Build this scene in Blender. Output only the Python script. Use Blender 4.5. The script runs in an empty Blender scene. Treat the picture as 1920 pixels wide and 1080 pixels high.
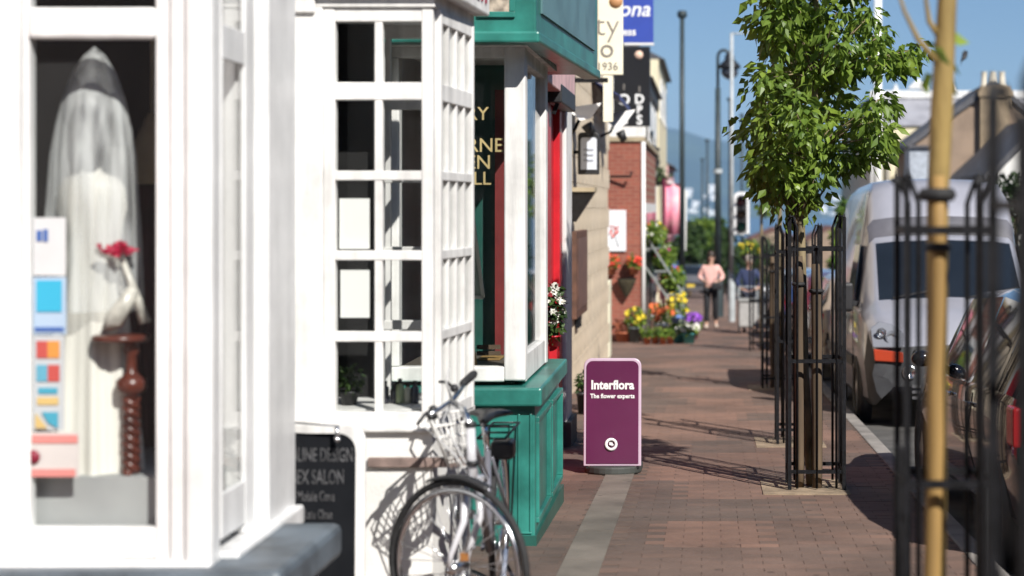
import bpy, math, random
from mathutils import Vector, Matrix

# ------------------------------------------------------------------ camera, sky, sun, exposure
F, VX, VY = 3200.0, 1330.0, 390.0      # focal length and vanishing point of the street, in photo pixels
CH, SL = 1.5, 0.0325                   # eye height; the street falls 3.25 % away from the camera
scene = bpy.context.scene
col = scene.collection
cam_d = bpy.data.cameras.new('camera'); cam = bpy.data.objects.new('camera', cam_d); col.objects.link(cam)
cam.location = (0, 0, CH); cam.rotation_euler = (math.radians(90), 0, 0)
cam_d.sensor_width = 36; cam_d.lens = 36 * F / 1920
cam_d.shift_x = -(VX - 960) / 1920; cam_d.shift_y = -(540 - VY) / 1920
cam_d.clip_start = .1; cam_d.clip_end = 60000
cam_d.dof.use_dof = True; cam_d.dof.focus_distance = 11.0; cam_d.dof.aperture_fstop = 1.7
scene.camera = cam
LD = Vector((-1.35, 2.2, -2.15))       # the way sunlight travels
sun_el = math.atan2(-LD.z, math.hypot(LD.x, LD.y))
world = bpy.data.worlds.new('World'); scene.world = world; world.use_nodes = True
wn = world.node_tree.nodes; wl = world.node_tree.links
sky = wn.new('ShaderNodeTexSky'); sky.sky_type = 'NISHITA'; sky.sun_disc = False
sky.sun_elevation = sun_el; sky.sun_rotation = math.atan2(-LD.x, -LD.y)
sky.altitude = 20; sky.air_density = 1.0; sky.dust_density = 0; sky.ozone_density = 6
wl.new(sky.outputs[0], wn['Background'].inputs[0]); wn['Background'].inputs[1].default_value = .055
sun_d = bpy.data.lights.new('sun', 'SUN'); sun_d.energy = 5.0; sun_d.angle = math.radians(.5); sun_d.color = (1, .96, .9)
sun = bpy.data.objects.new('sun', sun_d); col.objects.link(sun); sun.rotation_euler = LD.to_track_quat('-Z', 'Y').to_euler()
sun.location = (20, -30, 40)
scene.view_settings.view_transform = 'Standard'; scene.view_settings.look = 'None'
scene.view_settings.exposure = .5; scene.view_settings.gamma = 1
scene.render.engine = 'CYCLES'; scene.cycles.use_denoising = True
scene.cycles.max_bounces = 8; scene.cycles.transparent_max_bounces = 24; scene.cycles.volume_bounces = 1
scene.cycles.caustics_reflective = False; scene.cycles.caustics_refractive = False
scene.cycles.sample_clamp_indirect = 6

# ------------------------------------------------------------------ helpers
R = random.Random(11)
def gz(y): return -SL * y
def PX(px, Y): return (px - VX) * Y / F
def PZ(py, Y): return CH - (py - VY) * Y / F
def P(px, py, Y): return Vector((PX(px, Y), Y, PZ(py, Y)))
V = Vector

class MB:
    def __init__(s): s.v = []; s.f = []; s.r = []; s.sm = []
    def add(s, vs, fs, smooth=False, rnd=0.0):
        o = len(s.v); s.v += [tuple(p) for p in vs]
        for f in fs: s.f.append([i + o for i in f]); s.r.append(rnd); s.sm.append(smooth)
        return s
    def box(s, x0, x1, y0, y1, z0, z1, rnd=0.0):
        x0, x1 = min(x0, x1), max(x0, x1); y0, y1 = min(y0, y1), max(y0, y1); z0, z1 = min(z0, z1), max(z0, z1)
        return s.add([(x0,y0,z0),(x1,y0,z0),(x1,y1,z0),(x0,y1,z0),(x0,y0,z1),(x1,y0,z1),(x1,y1,z1),(x0,y1,z1)],
                     [(0,3,2,1),(4,5,6,7),(0,1,5,4),(1,2,6,5),(2,3,7,6),(3,0,4,7)], rnd=rnd)
    def prism(s, pts, d, smooth=False):
        n = len(pts); d = V(d); pts = [V(p) for p in pts]
        return s.add(pts + [p + d for p in pts], [tuple(range(n-1, -1, -1)), tuple(range(n, 2*n))] +
                     [(i, (i+1) % n, n + (i+1) % n, n + i) for i in range(n)], smooth)
    def bar(s, p, q, w, d=None, up=(0,0,1)):
        p, q = V(p), V(q); d = d or w; a = (q - p).normalized(); u = V(up)
        if abs(a.dot(u)) > .95: u = V((0, 1, 0))
        x = a.cross(u).normalized() * (w/2); y = x.cross(a).normalized() * (d/2)
        return s.prism([p-x-y, p+x-y, p+x+y, p-x+y], q - p)
    def tube(s, pts, r, n=8, closed=False, caps=True):
        pts = [V(p) for p in pts]; m = len(pts); rr = r if isinstance(r, (list, tuple)) else [r]*m
        vs = []; prev = None
        for i, p in enumerate(pts):
            if closed: t = pts[(i+1) % m] - pts[i-1]
            else: t = pts[min(i+1, m-1)] - pts[max(i-1, 0)]
            t.normalize()
            if prev is None:
                u = V((0,0,1)) if abs(t.z) < .9 else V((1,0,0)); prev = t.cross(u).normalized()
            x = (prev - t*prev.dot(t)).normalized(); prev = x; y = t.cross(x)
            vs += [p + (x*math.cos(2*math.pi*k/n) + y*math.sin(2*math.pi*k/n))*rr[i] for k in range(n)]
        fs = []
        for i in range(m if closed else m-1):
            a, b = i*n, ((i+1) % m)*n
            fs += [(a+k, a+(k+1) % n, b+(k+1) % n, b+k) for k in range(n)]
        if caps and not closed: fs += [tuple(range(n-1,-1,-1)), tuple(range((m-1)*n, m*n))]
        return s.add(vs, fs, True)
    def cyl(s, p, q, r0, r1=None, n=12): return s.tube([p, q], [r0, r0 if r1 is None else r1], n)
    def lathe(s, prof, c=(0,0,0), n=20, sx=1, sy=1, ax=None):
        c = V(c); X, Y, Z = (V((1,0,0)), V((0,1,0)), V((0,0,1))) if ax is None else ax
        vs = []; 
        for r, z in prof:
            vs += [c + X*(r*sx*math.cos(2*math.pi*k/n)) + Y*(r*sy*math.sin(2*math.pi*k/n)) + Z*z for k in range(n)]
        fs = [(i*n+k, i*n+(k+1) % n, (i+1)*n+(k+1) % n, (i+1)*n+k) for i in range(len(prof)-1) for k in range(n)]
        return s.add(vs, fs, True)
    def ball(s, c, r, n=12, m=8):
        rx, ry, rz = r if isinstance(r, (tuple, list)) else (r, r, r)
        prof = [(max(math.sin(math.pi*i/m), .001), -math.cos(math.pi*i/m)*rz) for i in range(m+1)]
        return s.lathe(prof, c, n, rx, ry)
    def leaf(s, p, d, side, l, w, rnd):
        d = d.normalized(); side = (side - d*side.dot(d)); side.normalize(); nrm = d.cross(side)
        a = p; m = p + d*l*.45 - nrm*w*.15; t = p + d*l + V((0,0,-.12*l))
        return s.add([a, m + side*w*.5 + nrm*w*.12, t, m - side*w*.5 + nrm*w*.12, m], [(0,4,1),(4,2,1),(0,3,4),(4,3,2)], False, rnd)
    def clump(s, c, rad, n, size, rng=R, droop=.5, base=None):
        c = V(c); rx, ry, rz = rad if isinstance(rad, (tuple, list)) else (rad,)*3
        for _ in range(n):
            g = V((rng.gauss(0,1), rng.gauss(0,1), rng.gauss(0,1))).normalized() * (rng.random()**.4)
            p = c + V((g.x*rx, g.y*ry, g.z*rz))
            d = V((g.x, g.y, g.z*.5)) + V((rng.uniform(-.7,.7), rng.uniform(-.7,.7), rng.uniform(-.5,.4) - droop))
            sd = V((rng.uniform(-1,1), rng.uniform(-1,1), rng.uniform(-.5,.5)))
            if d.length < .05: d = V((1,0,0))
            k = rng.uniform(.7, 1.25)*size
            s.leaf(p, d, sd, k, k*rng.uniform(.5,.68), rng.random() if base is None else base + rng.uniform(-.15,.15))
        return s
    def build(s, name, mat, parent=None, bevel=0, label=None, stuff=False, smooth=None):
        o0 = V(ORG.get(parent.name, (0,0,0))) if parent else V((0,0,0))
        me = bpy.data.meshes.new(name); me.from_pydata([V(p) - o0 for p in s.v], [], s.f)
        me.polygons.foreach_set('use_smooth', s.sm if smooth is None else [smooth]*len(s.f))
        if any(s.r):
            at = me.attributes.new('rnd', 'FLOAT', 'FACE'); at.data.foreach_set('value', s.r)
        me.materials.append(mat); me.update()
        o = bpy.data.objects.new(name, me); col.objects.link(o)
        if parent: o.parent = parent; ORG[o.name] = tuple(o0)
        if bevel:
            b = o.modifiers.new('bevel', 'BEVEL'); b.width = bevel; b.segments = 2; b.limit_method = 'ANGLE'
        if label: o['label'] = label
        if stuff: o['kind'] = 'stuff'
        return o
ORG = {}
def thing(name, loc, label, cat, group=None):
    o = bpy.data.objects.new(name, None); col.objects.link(o); o.location = loc; o.empty_display_size = .2
    ORG[o.name] = tuple(loc); return tag(o, label, cat, group)
def tag(o, label, cat, group=None):
    o['label'] = label; o['category'] = cat
    if group: o['group'] = group
    return o
def struct(o): o['kind'] = 'structure'; return o

# ------------------------------------------------------------------ materials
MATS = {}
def mat(name, c, rough=.6, var=.12, scale=6, metal=0, bump=0, bscale=60, spec=.5, coat=0, c2=None, attr=False, transl=0, stretch=None):
    if name in MATS: return MATS[name]
    m = bpy.data.materials.new(name); m.use_nodes = True; N = m.node_tree.nodes; L = m.node_tree.links
    b = N['Principled BSDF']; b.inputs['Roughness'].default_value = rough; b.inputs['Metallic'].default_value = metal
    b.inputs['Specular IOR Level'].default_value = spec; b.inputs['Coat Weight'].default_value = coat
    tc = N.new('ShaderNodeTexCoord'); mp = N.new('ShaderNodeMapping'); L.new(tc.outputs['Object'], mp.inputs[0])
    if stretch: mp.inputs['Scale'].default_value = stretch
    nz = N.new('ShaderNodeTexNoise'); nz.inputs['Scale'].default_value = scale; nz.inputs['Detail'].default_value = 6
    L.new(mp.outputs[0], nz.inputs[0])
    c2 = c2 or tuple(max(0, x*(1-2.2*var)) for x in c)
    mx = N.new('ShaderNodeMix'); mx.data_type = 'RGBA'
    mx.inputs[6].default_value = (*c2, 1); mx.inputs[7].default_value = (*[min(1, x*(1+.5*var)) for x in c], 1)
    rp = N.new('ShaderNodeMapRange'); rp.inputs[1].default_value = .3; rp.inputs[2].default_value = .62
    if attr:
        a = N.new('ShaderNodeAttribute'); a.attribute_name = 'rnd'
        md = N.new('ShaderNodeMath'); md.operation = 'MULTIPLY_ADD'; L.new(nz.outputs[0], md.inputs[0]); md.inputs[1].default_value = .35
        ms = N.new('ShaderNodeMath'); ms.operation = 'SUBTRACT'; L.new(a.outputs['Fac'], ms.inputs[0]); ms.inputs[1].default_value = .17
        L.new(ms.outputs[0], md.inputs[2]); md.use_clamp = True; L.new(md.outputs[0], mx.inputs[0])
    else:
        L.new(nz.outputs[0], rp.inputs[0]); L.new(rp.outputs[0], mx.inputs[0])
    L.new(mx.outputs[2], b.inputs['Base Color'])
    if bump:
        n2 = N.new('ShaderNodeTexNoise'); n2.inputs['Scale'].default_value = bscale; n2.inputs['Detail'].default_value = 4
        L.new(mp.outputs[0], n2.inputs[0]); bp = N.new('ShaderNodeBump'); bp.inputs['Strength'].default_value = bump; bp.inputs['Distance'].default_value = .01
        L.new(n2.outputs[0], bp.inputs['Height']); L.new(bp.outputs[0], b.inputs['Normal'])
    if transl:
        t = N.new('ShaderNodeBsdfTranslucent'); L.new(mx.outputs[2], t.inputs[0])
        ad = N.new('ShaderNodeMixShader'); ad.inputs[0].default_value = transl
        L.new(b.outputs[0], ad.inputs[1]); L.new(t.outputs[0], ad.inputs[2]); L.new(ad.outputs[0], N['Material Output'].inputs[0])
    MATS[name] = m; return m
def glass_mat(name, tint=(.955,.962,.96), ior=1.5, veil=0, vc=(1,1,1)):
    m = bpy.data.materials.new(name); m.use_nodes = True; N = m.node_tree.nodes; L = m.node_tree.links; N.remove(N['Principled BSDF'])
    lw = N.new('ShaderNodeLayerWeight'); lw.inputs[0].default_value = .5
    pw = N.new('ShaderNodeMath'); pw.operation = 'POWER'; pw.inputs[1].default_value = 5; L.new(lw.outputs['Facing'], pw.inputs[0])
    fr = N.new('ShaderNodeMath'); fr.operation = 'MULTIPLY_ADD'; fr.inputs[1].default_value = .9; fr.inputs[2].default_value = ((ior-1)/(ior+1))**2*.32; L.new(pw.outputs[0], fr.inputs[0])
    tr = N.new('ShaderNodeBsdfTransparent'); tr.inputs[0].default_value = (*tint, 1)
    gl = N.new('ShaderNodeBsdfGlossy'); gl.inputs['Roughness'].default_value = .015
    mx = N.new('ShaderNodeMixShader'); L.new(fr.outputs[0], mx.inputs[0]); L.new(tr.outputs[0], mx.inputs[1]); L.new(gl.outputs[0], mx.inputs[2])
    out = mx
    if veil:
        df = N.new('ShaderNodeBsdfDiffuse'); df.inputs[0].default_value = (*vc, 1)
        m2 = N.new('ShaderNodeMixShader'); m2.inputs[0].default_value = veil
        nz = N.new('ShaderNodeTexNoise'); nz.inputs['Scale'].default_value = 5
        tc = N.new('ShaderNodeTexCoord'); mp = N.new('ShaderNodeMapping'); mp.inputs['Scale'].default_value = (6, 6, .6); L.new(tc.outputs['Object'], mp.inputs[0]); L.new(mp.outputs[0], nz.inputs[0])
        mr = N.new('ShaderNodeMapRange'); mr.inputs[1].default_value = .3; mr.inputs[2].default_value = .7; mr.inputs[3].default_value = veil*.4; mr.inputs[4].default_value = min(1, veil*1.6)
        L.new(nz.outputs[0], mr.inputs[0]); L.new(mr.outputs[0], m2.inputs[0])
        L.new(tr.outputs[0], m2.inputs[1]); L.new(df.outputs[0], m2.inputs[2]); out = m2
    L.new(out.outputs[0], N['Material Output'].inputs[0]); return m

UPVC = mat('white_upvc', (.77,.77,.765), .35, .07, 3, stretch=(3,3,.25))
WPAINT = mat('white_paint', (.76,.75,.73), .55, .1, 4, bump=.15, bscale=40, stretch=(3,3,.3))
RENDER_W = mat('white_render', (.78,.77,.74), .8, .08, 3, bump=.25, bscale=90)
GLASS = glass_mat('window_glass'); CARGLASS = glass_mat('tinted_glass', (.25,.3,.34), 1.55)
VEIL = glass_mat('veil_net', (.97,.97,.97), 1.0, .36, (.8,.82,.82))
SLATE = mat('slate_ledge', (.1,.125,.15), .45, .25, 5, bump=.25, bscale=30)
GREEN = mat('green_gloss_paint', (.03,.2,.165), .34, .2, 4, bump=.12, bscale=30)
DKGREEN = mat('dark_green_paint', (.02,.1,.08), .4, .12, 5)
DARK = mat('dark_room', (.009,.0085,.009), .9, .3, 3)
ROOM = mat('shop_room_wall', (.09,.085,.085), .9, .2, 3)
BLACKM = mat('black_metal', (.018,.018,.02), .45, .2, 20, bump=.1)
IRON = mat('painted_iron', (.009,.009,.011), .6, .3, 30, bump=.15, spec=.2)
CHROME = mat('chrome', (.75,.76,.78), .18, .05, 4, metal=1)
SILVER = mat('silver_paint', (.62,.63,.66), .3, .05, 4, metal=.35, coat=.5)
RUBBER = mat('rubber', (.02,.02,.021), .75, .2, 30, bump=.15)
BLKPLAS = mat('black_plastic', (.02,.02,.022), .5, .15, 10)
STAKE = mat('pale_timber', (.36,.22,.07), .7, .22, 9, bump=.3, bscale=30, stretch=(1,1,.12))
STAKE2 = mat('weathered_timber', (.12,.082,.05), .8, .25, 9, bump=.3, bscale=30, stretch=(1,1,.12))
BARK = mat('young_bark', (.24,.19,.11), .85, .3, 12, bump=.5, bscale=40, stretch=(1,1,.4))
LEAF = mat('leaf_green', (.26,.36,.05), .42, .3, 2, attr=True, c2=(.05,.12,.025), transl=.42)
LEAFD = mat('leaf_dark', (.06,.11,.025), .5, .3, 2, attr=True, c2=(.018,.04,.012), transl=.25)
RED = mat('red_paint', (.52,.02,.03), .35, .1, 4)
STONE = mat('cream_stone', (.64,.52,.36), .85, .14, 2.5, bump=.4, bscale=25)
CREAM = mat('cream_paint', (.74,.66,.46), .7, .06, 2)
PAPER = mat('paper', (.8,.8,.78), .8, .02, 3)
def flat(name, c, rough=.55): return mat(name, c, rough, .04, 4)

# ------------------------------------------------------------------ land, sea, hills
GRASSY = mat('far_ground', (.09,.1,.05), .95, .3, .05, bump=.3, bscale=3)
def strip(xs, ys, zf):
    m = MB(); nx = len(xs)
    m.add([(x, y, zf(x, y)) for y in ys for x in xs], [(j*nx+i, j*nx+i+1, (j+1)*nx+i+1, (j+1)*nx+i) for j in range(len(ys)-1) for i in range(nx-1)])
    return m
SEA_Z = -24.0
def land(x, y): return -.19 + (gz(y) if y < 380 else gz(380) - (y-380)*.06)
struct(strip([-900,-200,-40,0,40,200,900], [-300,-60,0,40,100,200,300,380,460,600,760], land).build('ground', GRASSY))
def sea_mat():
    m = mat('sea_water', (.05,.11,.17), .25, .15, .01, bump=.3, bscale=.05); return m
struct(strip([-9000,0,9000], [560, 3000, 6000], lambda x, y: SEA_Z).build('sea', sea_mat()))
HILL = mat('hill_fields', (.06,.09,.055), .95, .3, .0035, c2=(.025,.045,.035))
rp = [(-2000,150),(400,190),(900,215),(1200,232),(1260,240),(1300,247),(1330,262),(1370,268),(1450,262),(1540,280),(1640,292),(1800,310),(2400,330),(4000,345)]
def ridge(px):
    for (a, ya), (b, yb) in zip(rp, rp[1:]):
        if a <= px <= b: return ya + (yb-ya)*(px-a)/(b-a)
    return rp[0][1] if px < rp[0][0] else rp[-1][1]
def hillz(x, y):
    px = VX + x*F/6200.; top = CH + (VY - ridge(px))*6200/F
    t = min(1, max(0, (y-4300)/1900.)); s = t*t*(3-2*t)
    if y > 6200: s = max(0, 1 - (y-6200)/3000.)
    w = math.sin(x*.0043+y*.003)*12 + math.sin(x*.011+1.3)*7*t + math.sin(y*.007+x*.002)*9
    return SEA_Z - 3 + s*(top - SEA_Z + 3) + w*min(1, 4*t*(1.02-t))
struct(strip([-6000 + i*100 for i in range(121)], [4200 + j*110 for j in range(28)], hillz).build('hills', HILL, smooth=True))
hm = MB(); hm.box(-7,7,-5,5,-3,6); hm.prism([(-7.5,-5.5,6),(-7.5,5.5,6),(-7.5,0,9.5)], (15,0,0))
hw = flat('far_white_wall', (.8,.79,.75))
hr = random.Random(4)
for i in range(34):
    px = hr.uniform(1262, 1345) if i < 20 else hr.uniform(1540, 1640); y = hr.uniform(4420, 4950); x = (px-VX)*y/F
    if i == 0: h0 = hm.build('far_house', hw); h = h0
    else: h = h0.copy(); col.objects.link(h)
    h.location = (x, y, hillz(x, y) + 1); h.rotation_euler = (0,0,hr.uniform(-.6,.6)); s = hr.uniform(.7,1.5); h.scale = (s*1.2, s, s)
    tag(h, 'tiny white house on the far shore below the blue hills', 'house', 'white houses on the far shore')

# ------------------------------------------------------------------ road, pavement, kerbs
ASPH = mat('asphalt', (.1,.097,.093), .9, .2, 3, bump=.5, bscale=120)
KX = 1.32
def sloped(m, x0, x1, y0, y1, t0, t1, rnd=0.0):
    return m.add([(x0,y0,gz(y0)+t0),(x1,y0,gz(y0)+t0),(x1,y1,gz(y1)+t0),(x0,y1,gz(y1)+t0),(x0,y0,gz(y0)+t1),(x1,y0,gz(y0)+t1),(x1,y1,gz(y1)+t1),(x0,y1,gz(y1)+t1)],
                 [(0,3,2,1),(4,5,6,7),(0,1,5,4),(1,2,6,5),(2,3,7,6),(3,0,4,7)], rnd=rnd)
road = struct(sloped(MB(), KX+.1, 8.6, -20, 320, -.4, -.12).build('road', ASPH))
PAVE = mat('brick_pavers', (.225,.13,.095), .85, .2, 1.1, attr=True, c2=(.115,.085,.07), bump=.35, bscale=70)
def stain(m, lo=.62, scale=.9, spots=True):
    N = m.node_tree.nodes; L = m.node_tree.links; b = N['Principled BSDF']; src = b.inputs['Base Color'].links[0].from_socket
    tc = N.new('ShaderNodeTexCoord'); nz = N.new('ShaderNodeTexNoise'); nz.inputs['Scale'].default_value = scale; nz.inputs['Detail'].default_value = 8; nz.inputs['Roughness'].default_value = .7
    L.new(tc.outputs['Object'], nz.inputs[0]); mr = N.new('ShaderNodeMapRange'); mr.inputs[1].default_value = .35; mr.inputs[2].default_value = .65; mr.inputs[3].default_value = lo; mr.inputs[4].default_value = 1.15; L.new(nz.outputs[0], mr.inputs[0])
    mx = N.new('ShaderNodeMix'); mx.data_type = 'RGBA'; mx.blend_type = 'MULTIPLY'; mx.inputs[0].default_value = 1; L.new(src, mx.inputs[6]); L.new(mr.outputs[0], mx.inputs[7]); out = mx.outputs[2]
    if spots:
        vo = N.new('ShaderNodeTexVoronoi'); vo.inputs['Scale'].default_value = 4.5; L.new(tc.outputs['Object'], vo.inputs[0]); m2 = N.new('ShaderNodeMapRange'); m2.inputs[1].default_value = .07; m2.inputs[2].default_value = .1; m2.inputs[3].default_value = .55; m2.inputs[4].default_value = 1
        L.new(vo.outputs[0], m2.inputs[0]); m3 = N.new('ShaderNodeMix'); m3.data_type = 'RGBA'; m3.blend_type = 'MULTIPLY'; m3.inputs[0].default_value = 1; L.new(out, m3.inputs[6]); L.new(m2.outputs[0], m3.inputs[7]); out = m3.outputs[2]
    L.new(out, b.inputs['Base Color'])
stain(PAVE); stain(GREEN, .72, 2.2, False); stain(WPAINT, .86, 2.5, False); stain(UPVC, .9, 2, False)
JOINT = mat('paver_joint', (.12,.083,.066), .95, .2, 8)
pave = struct(sloped(MB(), -7, KX, -20, 320, -.3, -.0035).build('pavement', JOINT))
m = MB(); pr = random.Random(3); y = 4.0; j = 0
def patch(x, y):  # worn and relaid areas of the pavement, about half a metre across
    q = random.Random(int(math.floor(x/.62 + .37*math.floor(y/.9)))*7919 + int(math.floor(y/.9))*104729); return q.random()
while y < 48:
    big = 1 if y < 30 else 2
    L, W = .205*big, .1025*big
    x = -2.6 + (.5*L if j % 2 else 0)
    while x < KX - .01:
        if not (-.74 < x + L/2 < -.53 and y < 12.6):
            x1 = min(x + L - .003, KX)
            if x1 - x > .03:
                pv = .05 + .75*patch(x, y) + .3*pr.random()*pr.random()
                sloped(m, x, x1, y, y + W - .0025, -.011, pr.uniform(-.0012,.0012), min(1, max(.02, pv)))
        x += L
    y += W; j += 1
m.build('paver', PAVE, pave, stuff=True)
far_pav = struct(sloped(MB(), -7, KX, 48, 320, -.02, -.003).build('pavement_far', mat('far_pavers', (.2,.135,.11), .9, .2, 2)))
FLAG = mat('grey_flagstone', (.175,.15,.125), .85, .16, 2.2, bump=.35, bscale=50); stain(FLAG, .75, 1.5)
y = 4.2; fr_ = random.Random(8)
while y < 12.2:
    l = fr_.uniform(.7, 1.15)
    sloped(MB(), -.735, -.535, y, y + l - .012, -.06, .003 + fr_.uniform(0,.004)).build('flagstone', FLAG, pave); y += l
KERB = mat('granite_kerb', (.27,.25,.23), .85, .18, 4, bump=.4, bscale=60)
y = 3
while y < 60:
    sloped(MB(), KX + .002, KX + .125, y, y + .905, -.35, .004 + fr_.uniform(0,.003)).build('kerb_stone', KERB, pave, bevel=.012); y += .915
sloped(MB(), KX + .126, 8.6, 60, 320, -.3, -.118)
# far pavement on the other side of the road
struct(sloped(MB(), 8.6, 11, -20, 320, -.3, 0).build('pavement_opposite', mat('far_pavers', (.3,.19,.14))))

# ------------------------------------------------------------------ text
def text(s, name, material, size, loc, parent=None, rot=None, align='CENTER', bold=0, ext=.0015, shear=0, sx=1, spacing=1):
    cu = bpy.data.curves.new(name, 'FONT'); cu.body = s; cu.size = size; cu.align_x = align; cu.extrude = ext; cu.offset = bold; cu.shear = shear; cu.space_character = spacing
    cu.resolution_u = 3
    tmp = bpy.data.objects.new(name, cu); col.objects.link(tmp)
    me = bpy.data.meshes.new_from_object(tmp); bpy.data.objects.remove(tmp); bpy.data.curves.remove(cu)
    rot = rot or Matrix.Rotation(math.radians(90), 4, 'X')
    o0 = V(ORG.get(parent.name, (0,0,0))) if parent else V((0,0,0))
    me.transform(Matrix.Translation(V(loc) - o0) @ rot @ Matrix.Diagonal((sx,1,1,1)))
    me.materials.clear(); me.materials.append(material); me.name = name
    o = bpy.data.objects.new(name, me); col.objects.link(o)
    if parent: o.parent = parent; ORG[o.name] = tuple(o0)
    return o

def window_face(parent, p0, p1, zrows, ncols, fr=.05, mun=.022, depth=.06, matf=UPVC, thick=None, name='window', zb=None, zt=None):
    """glazed face from plan point p0 to p1; zrows = list of (z0, z1) pane rows; frame bars between; each pane its own mesh"""
    a = V((*p0, 0)); b = V((*p1, 0)); d = b - a; Lh = d.length; u = d.normalized(); n = V((u.y, -u.x, 0))
    zb = zb if zb is not None else zrows[0][0] - fr; zt = zt if zt is not None else zrows[-1][1] + fr
    def bx(m, s0, s1, z0, z1, t=depth, off=0):
        q = [a + u*s0 + n*(t/2+off), a + u*s1 + n*(t/2+off), a + u*s1 - n*(t/2-off), a + u*s0 - n*(t/2-off)]
        m.prism([V((w.x, w.y, z0)) for w in q], (0,0,z1-z0)); return m
    w = (Lh - 2*fr - mun*(ncols-1))/ncols
    m = MB(); bx(m, 0, fr, zb, zt); bx(m, Lh-fr, Lh, zb, zt)
    f = m.build(name + '_frame', matf, parent, bevel=.006)
    edges = [zb] + [z for r in zrows for z in r] + [zt]
    for i in range(0, len(edges), 2):
        bx(MB(), fr-.001, Lh-fr+.001, edges[i], edges[i+1], depth*.86).build('rail', matf, f, bevel=.004)
    for c in range(1, ncols):
        s0 = fr + c*w + (c-1)*mun
        for (z0, z1) in zrows:
            bx(MB(), s0, s0+mun, z0-.002, z1+.002, depth*.74).build('glazing_bar', matf, f, bevel=.003)
    for (z0, z1) in zrows:
        for c in range(ncols):
            s0 = fr + c*(w+mun)
            bx(MB(), s0-.002, s0+w+.002, z0-.002, z1+.002, .006).build('pane', GLASS, f)
    return f

# ------------------------------------------------------------------ 1 bridal shop, bay with the wedding dress
Y1 = 5.6; xr = PX(404, Y1); xl = -2.5
b1 = thing('bridal_shop', (-2.5, Y1, gz(Y1)), 'white bay-windowed bridal shop with a wedding dress in its window', 'shop')
g0 = gz(6)
zg0, zg1 = PZ(990, Y1), PZ(72, Y1); zu0 = PZ(14, Y1)
m = MB(); m.box(-7, -6.8, 1.5, 6.6, g0, 6.5); m.box(-6.8, -2.5, 1.5, 1.7, g0, 6.5); m.box(-6.8, -2.0, 6.62, 6.72, g0, 6.5)
m.box(-2.5, -2.42, 1.7, Y1, g0, 6.5); m.box(-2.42, -2.5, Y1+.001, 6.62, 3.3, 6.5); m.box(-6.8, -2.5, 1.7, 6.62, 6.3, 6.5)
m.build('wall', mat('pink_render', (.72,.6,.58), .8, .08, 3, bump=.2), b1)
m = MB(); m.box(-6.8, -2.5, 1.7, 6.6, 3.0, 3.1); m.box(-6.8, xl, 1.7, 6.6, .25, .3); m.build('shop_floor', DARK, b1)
m = MB(); m.box(-3.34, xr-.1, 6.5, 6.6, PZ(1040,6.0), 3.0); m.box(-3.4, -3.35, 4.5, 6.5, .3, 3.0); m.build('dark_backdrop', DARK, b1)
m = MB(); m.box(-2.5, xr+.04, Y1-.03, 6.62, 2.95, 3.3); m.build('bay_roof', WPAINT, b1, bevel=.02)
# glazing towards the camera
xg0, xg1 = PX(55, Y1), PX(291, Y1)
m = MB(); m.box(PX(-130,Y1), PX(40,Y1), Y1-.02, Y1+.06, PZ(1072,Y1), 3.0); f1 = m.build('window_frame', UPVC, b1, bevel=.012)
MB().box(PX(40,Y1), xg0, Y1, Y1+.06, PZ(1060,Y1), 2.98).build('jamb', UPVC, f1, bevel=.008)
MB().box(xg1, PX(322,Y1), Y1, Y1+.06, PZ(1060,Y1), 2.98).build('jamb', UPVC, f1, bevel=.008)
MB().box(PX(322,Y1), PX(352,Y1), Y1-.02, Y1+.06, PZ(1068,Y1), 2.98).build('jamb', UPVC, f1, bevel=.008)
MB().box(PX(352,Y1), xr, Y1-.045, Y1+.07, PZ(1075,Y1), 3.0).build('corner_post', UPVC, f1, bevel=.018)
MB().box(xg0-.001, xg1+.001, Y1+.002, Y1+.058, PZ(1048,Y1), zg0).build('rail', UPVC, f1, bevel=.008)
MB().box(xg0-.001, xg1+.001, Y1-.012, Y1+.058, zg1, zu0).build('rail', UPVC, f1, bevel=.012)
MB().box(PX(-130,Y1), xr, Y1-.06, Y1+.07, PZ(1085,Y1), PZ(1049,Y1)).build('sill', UPVC, f1, bevel=.012)
MB().box(xg0, xg1, Y1+.026, Y1+.032, zg0, zg1).build('pane', GLASS, f1)
MB().box(xg0, xg1, Y1+.026, Y1+.032, zu0, 2.96).build('pane', GLASS, f1)
# street side of the bay
window_face(b1, (xr-.012, Y1+.075), (xr-.012, 5.985), [(PZ(925,5.7), PZ(110,5.7)), (PZ(45,5.7), 2.9)], 1, .02, depth=.022, zb=PZ(1010,5.7), zt=2.95, name='side_window')
MB().box(xr-.09, xr-.005, 5.986, 6.1, PZ(1010,5.9), 2.95).build('casement_panel', UPVC, b1, bevel=.012)
MB().box(xr-.09, xr-.03, 6.1, 6.2, PZ(1010,5.9), 2.95).build('casement_panel', UPVC, b1, bevel=.008)
MB().box(xr-.09, xr+.02, 6.2, 6.61, PZ(1060,6), 2.95).build('end_post', UPVC, b1, bevel=.014)
m = MB(); m.prism([(xr-.1, Y1+.08, PZ(1075,5.7)), (xr+.055, Y1+.08, PZ(1075,5.7)), (xr+.055, 6.6, PZ(1075,5.7)), (xr-.1, 6.6, PZ(1075,5.7))], (0,0,.075)); m.build('side_sill', UPVC, b1, bevel=.01)
# plinth and slate ledge
m = MB(); m.box(-2.5, xr+.02, Y1-.02, 6.36, g0-.05, .22); m.build('plinth', RENDER_W, b1)
m = MB(); m.prism([(-2.7, 5.46, .21), (-1.37, 5.46, .21), (-1.36, 6.33, .21), (xr-.05, 6.33, .21), (-2.7, 6.33, .21)], (0,0,.125)); m.build('ledge', SLATE, b1, bevel=.025)
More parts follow.
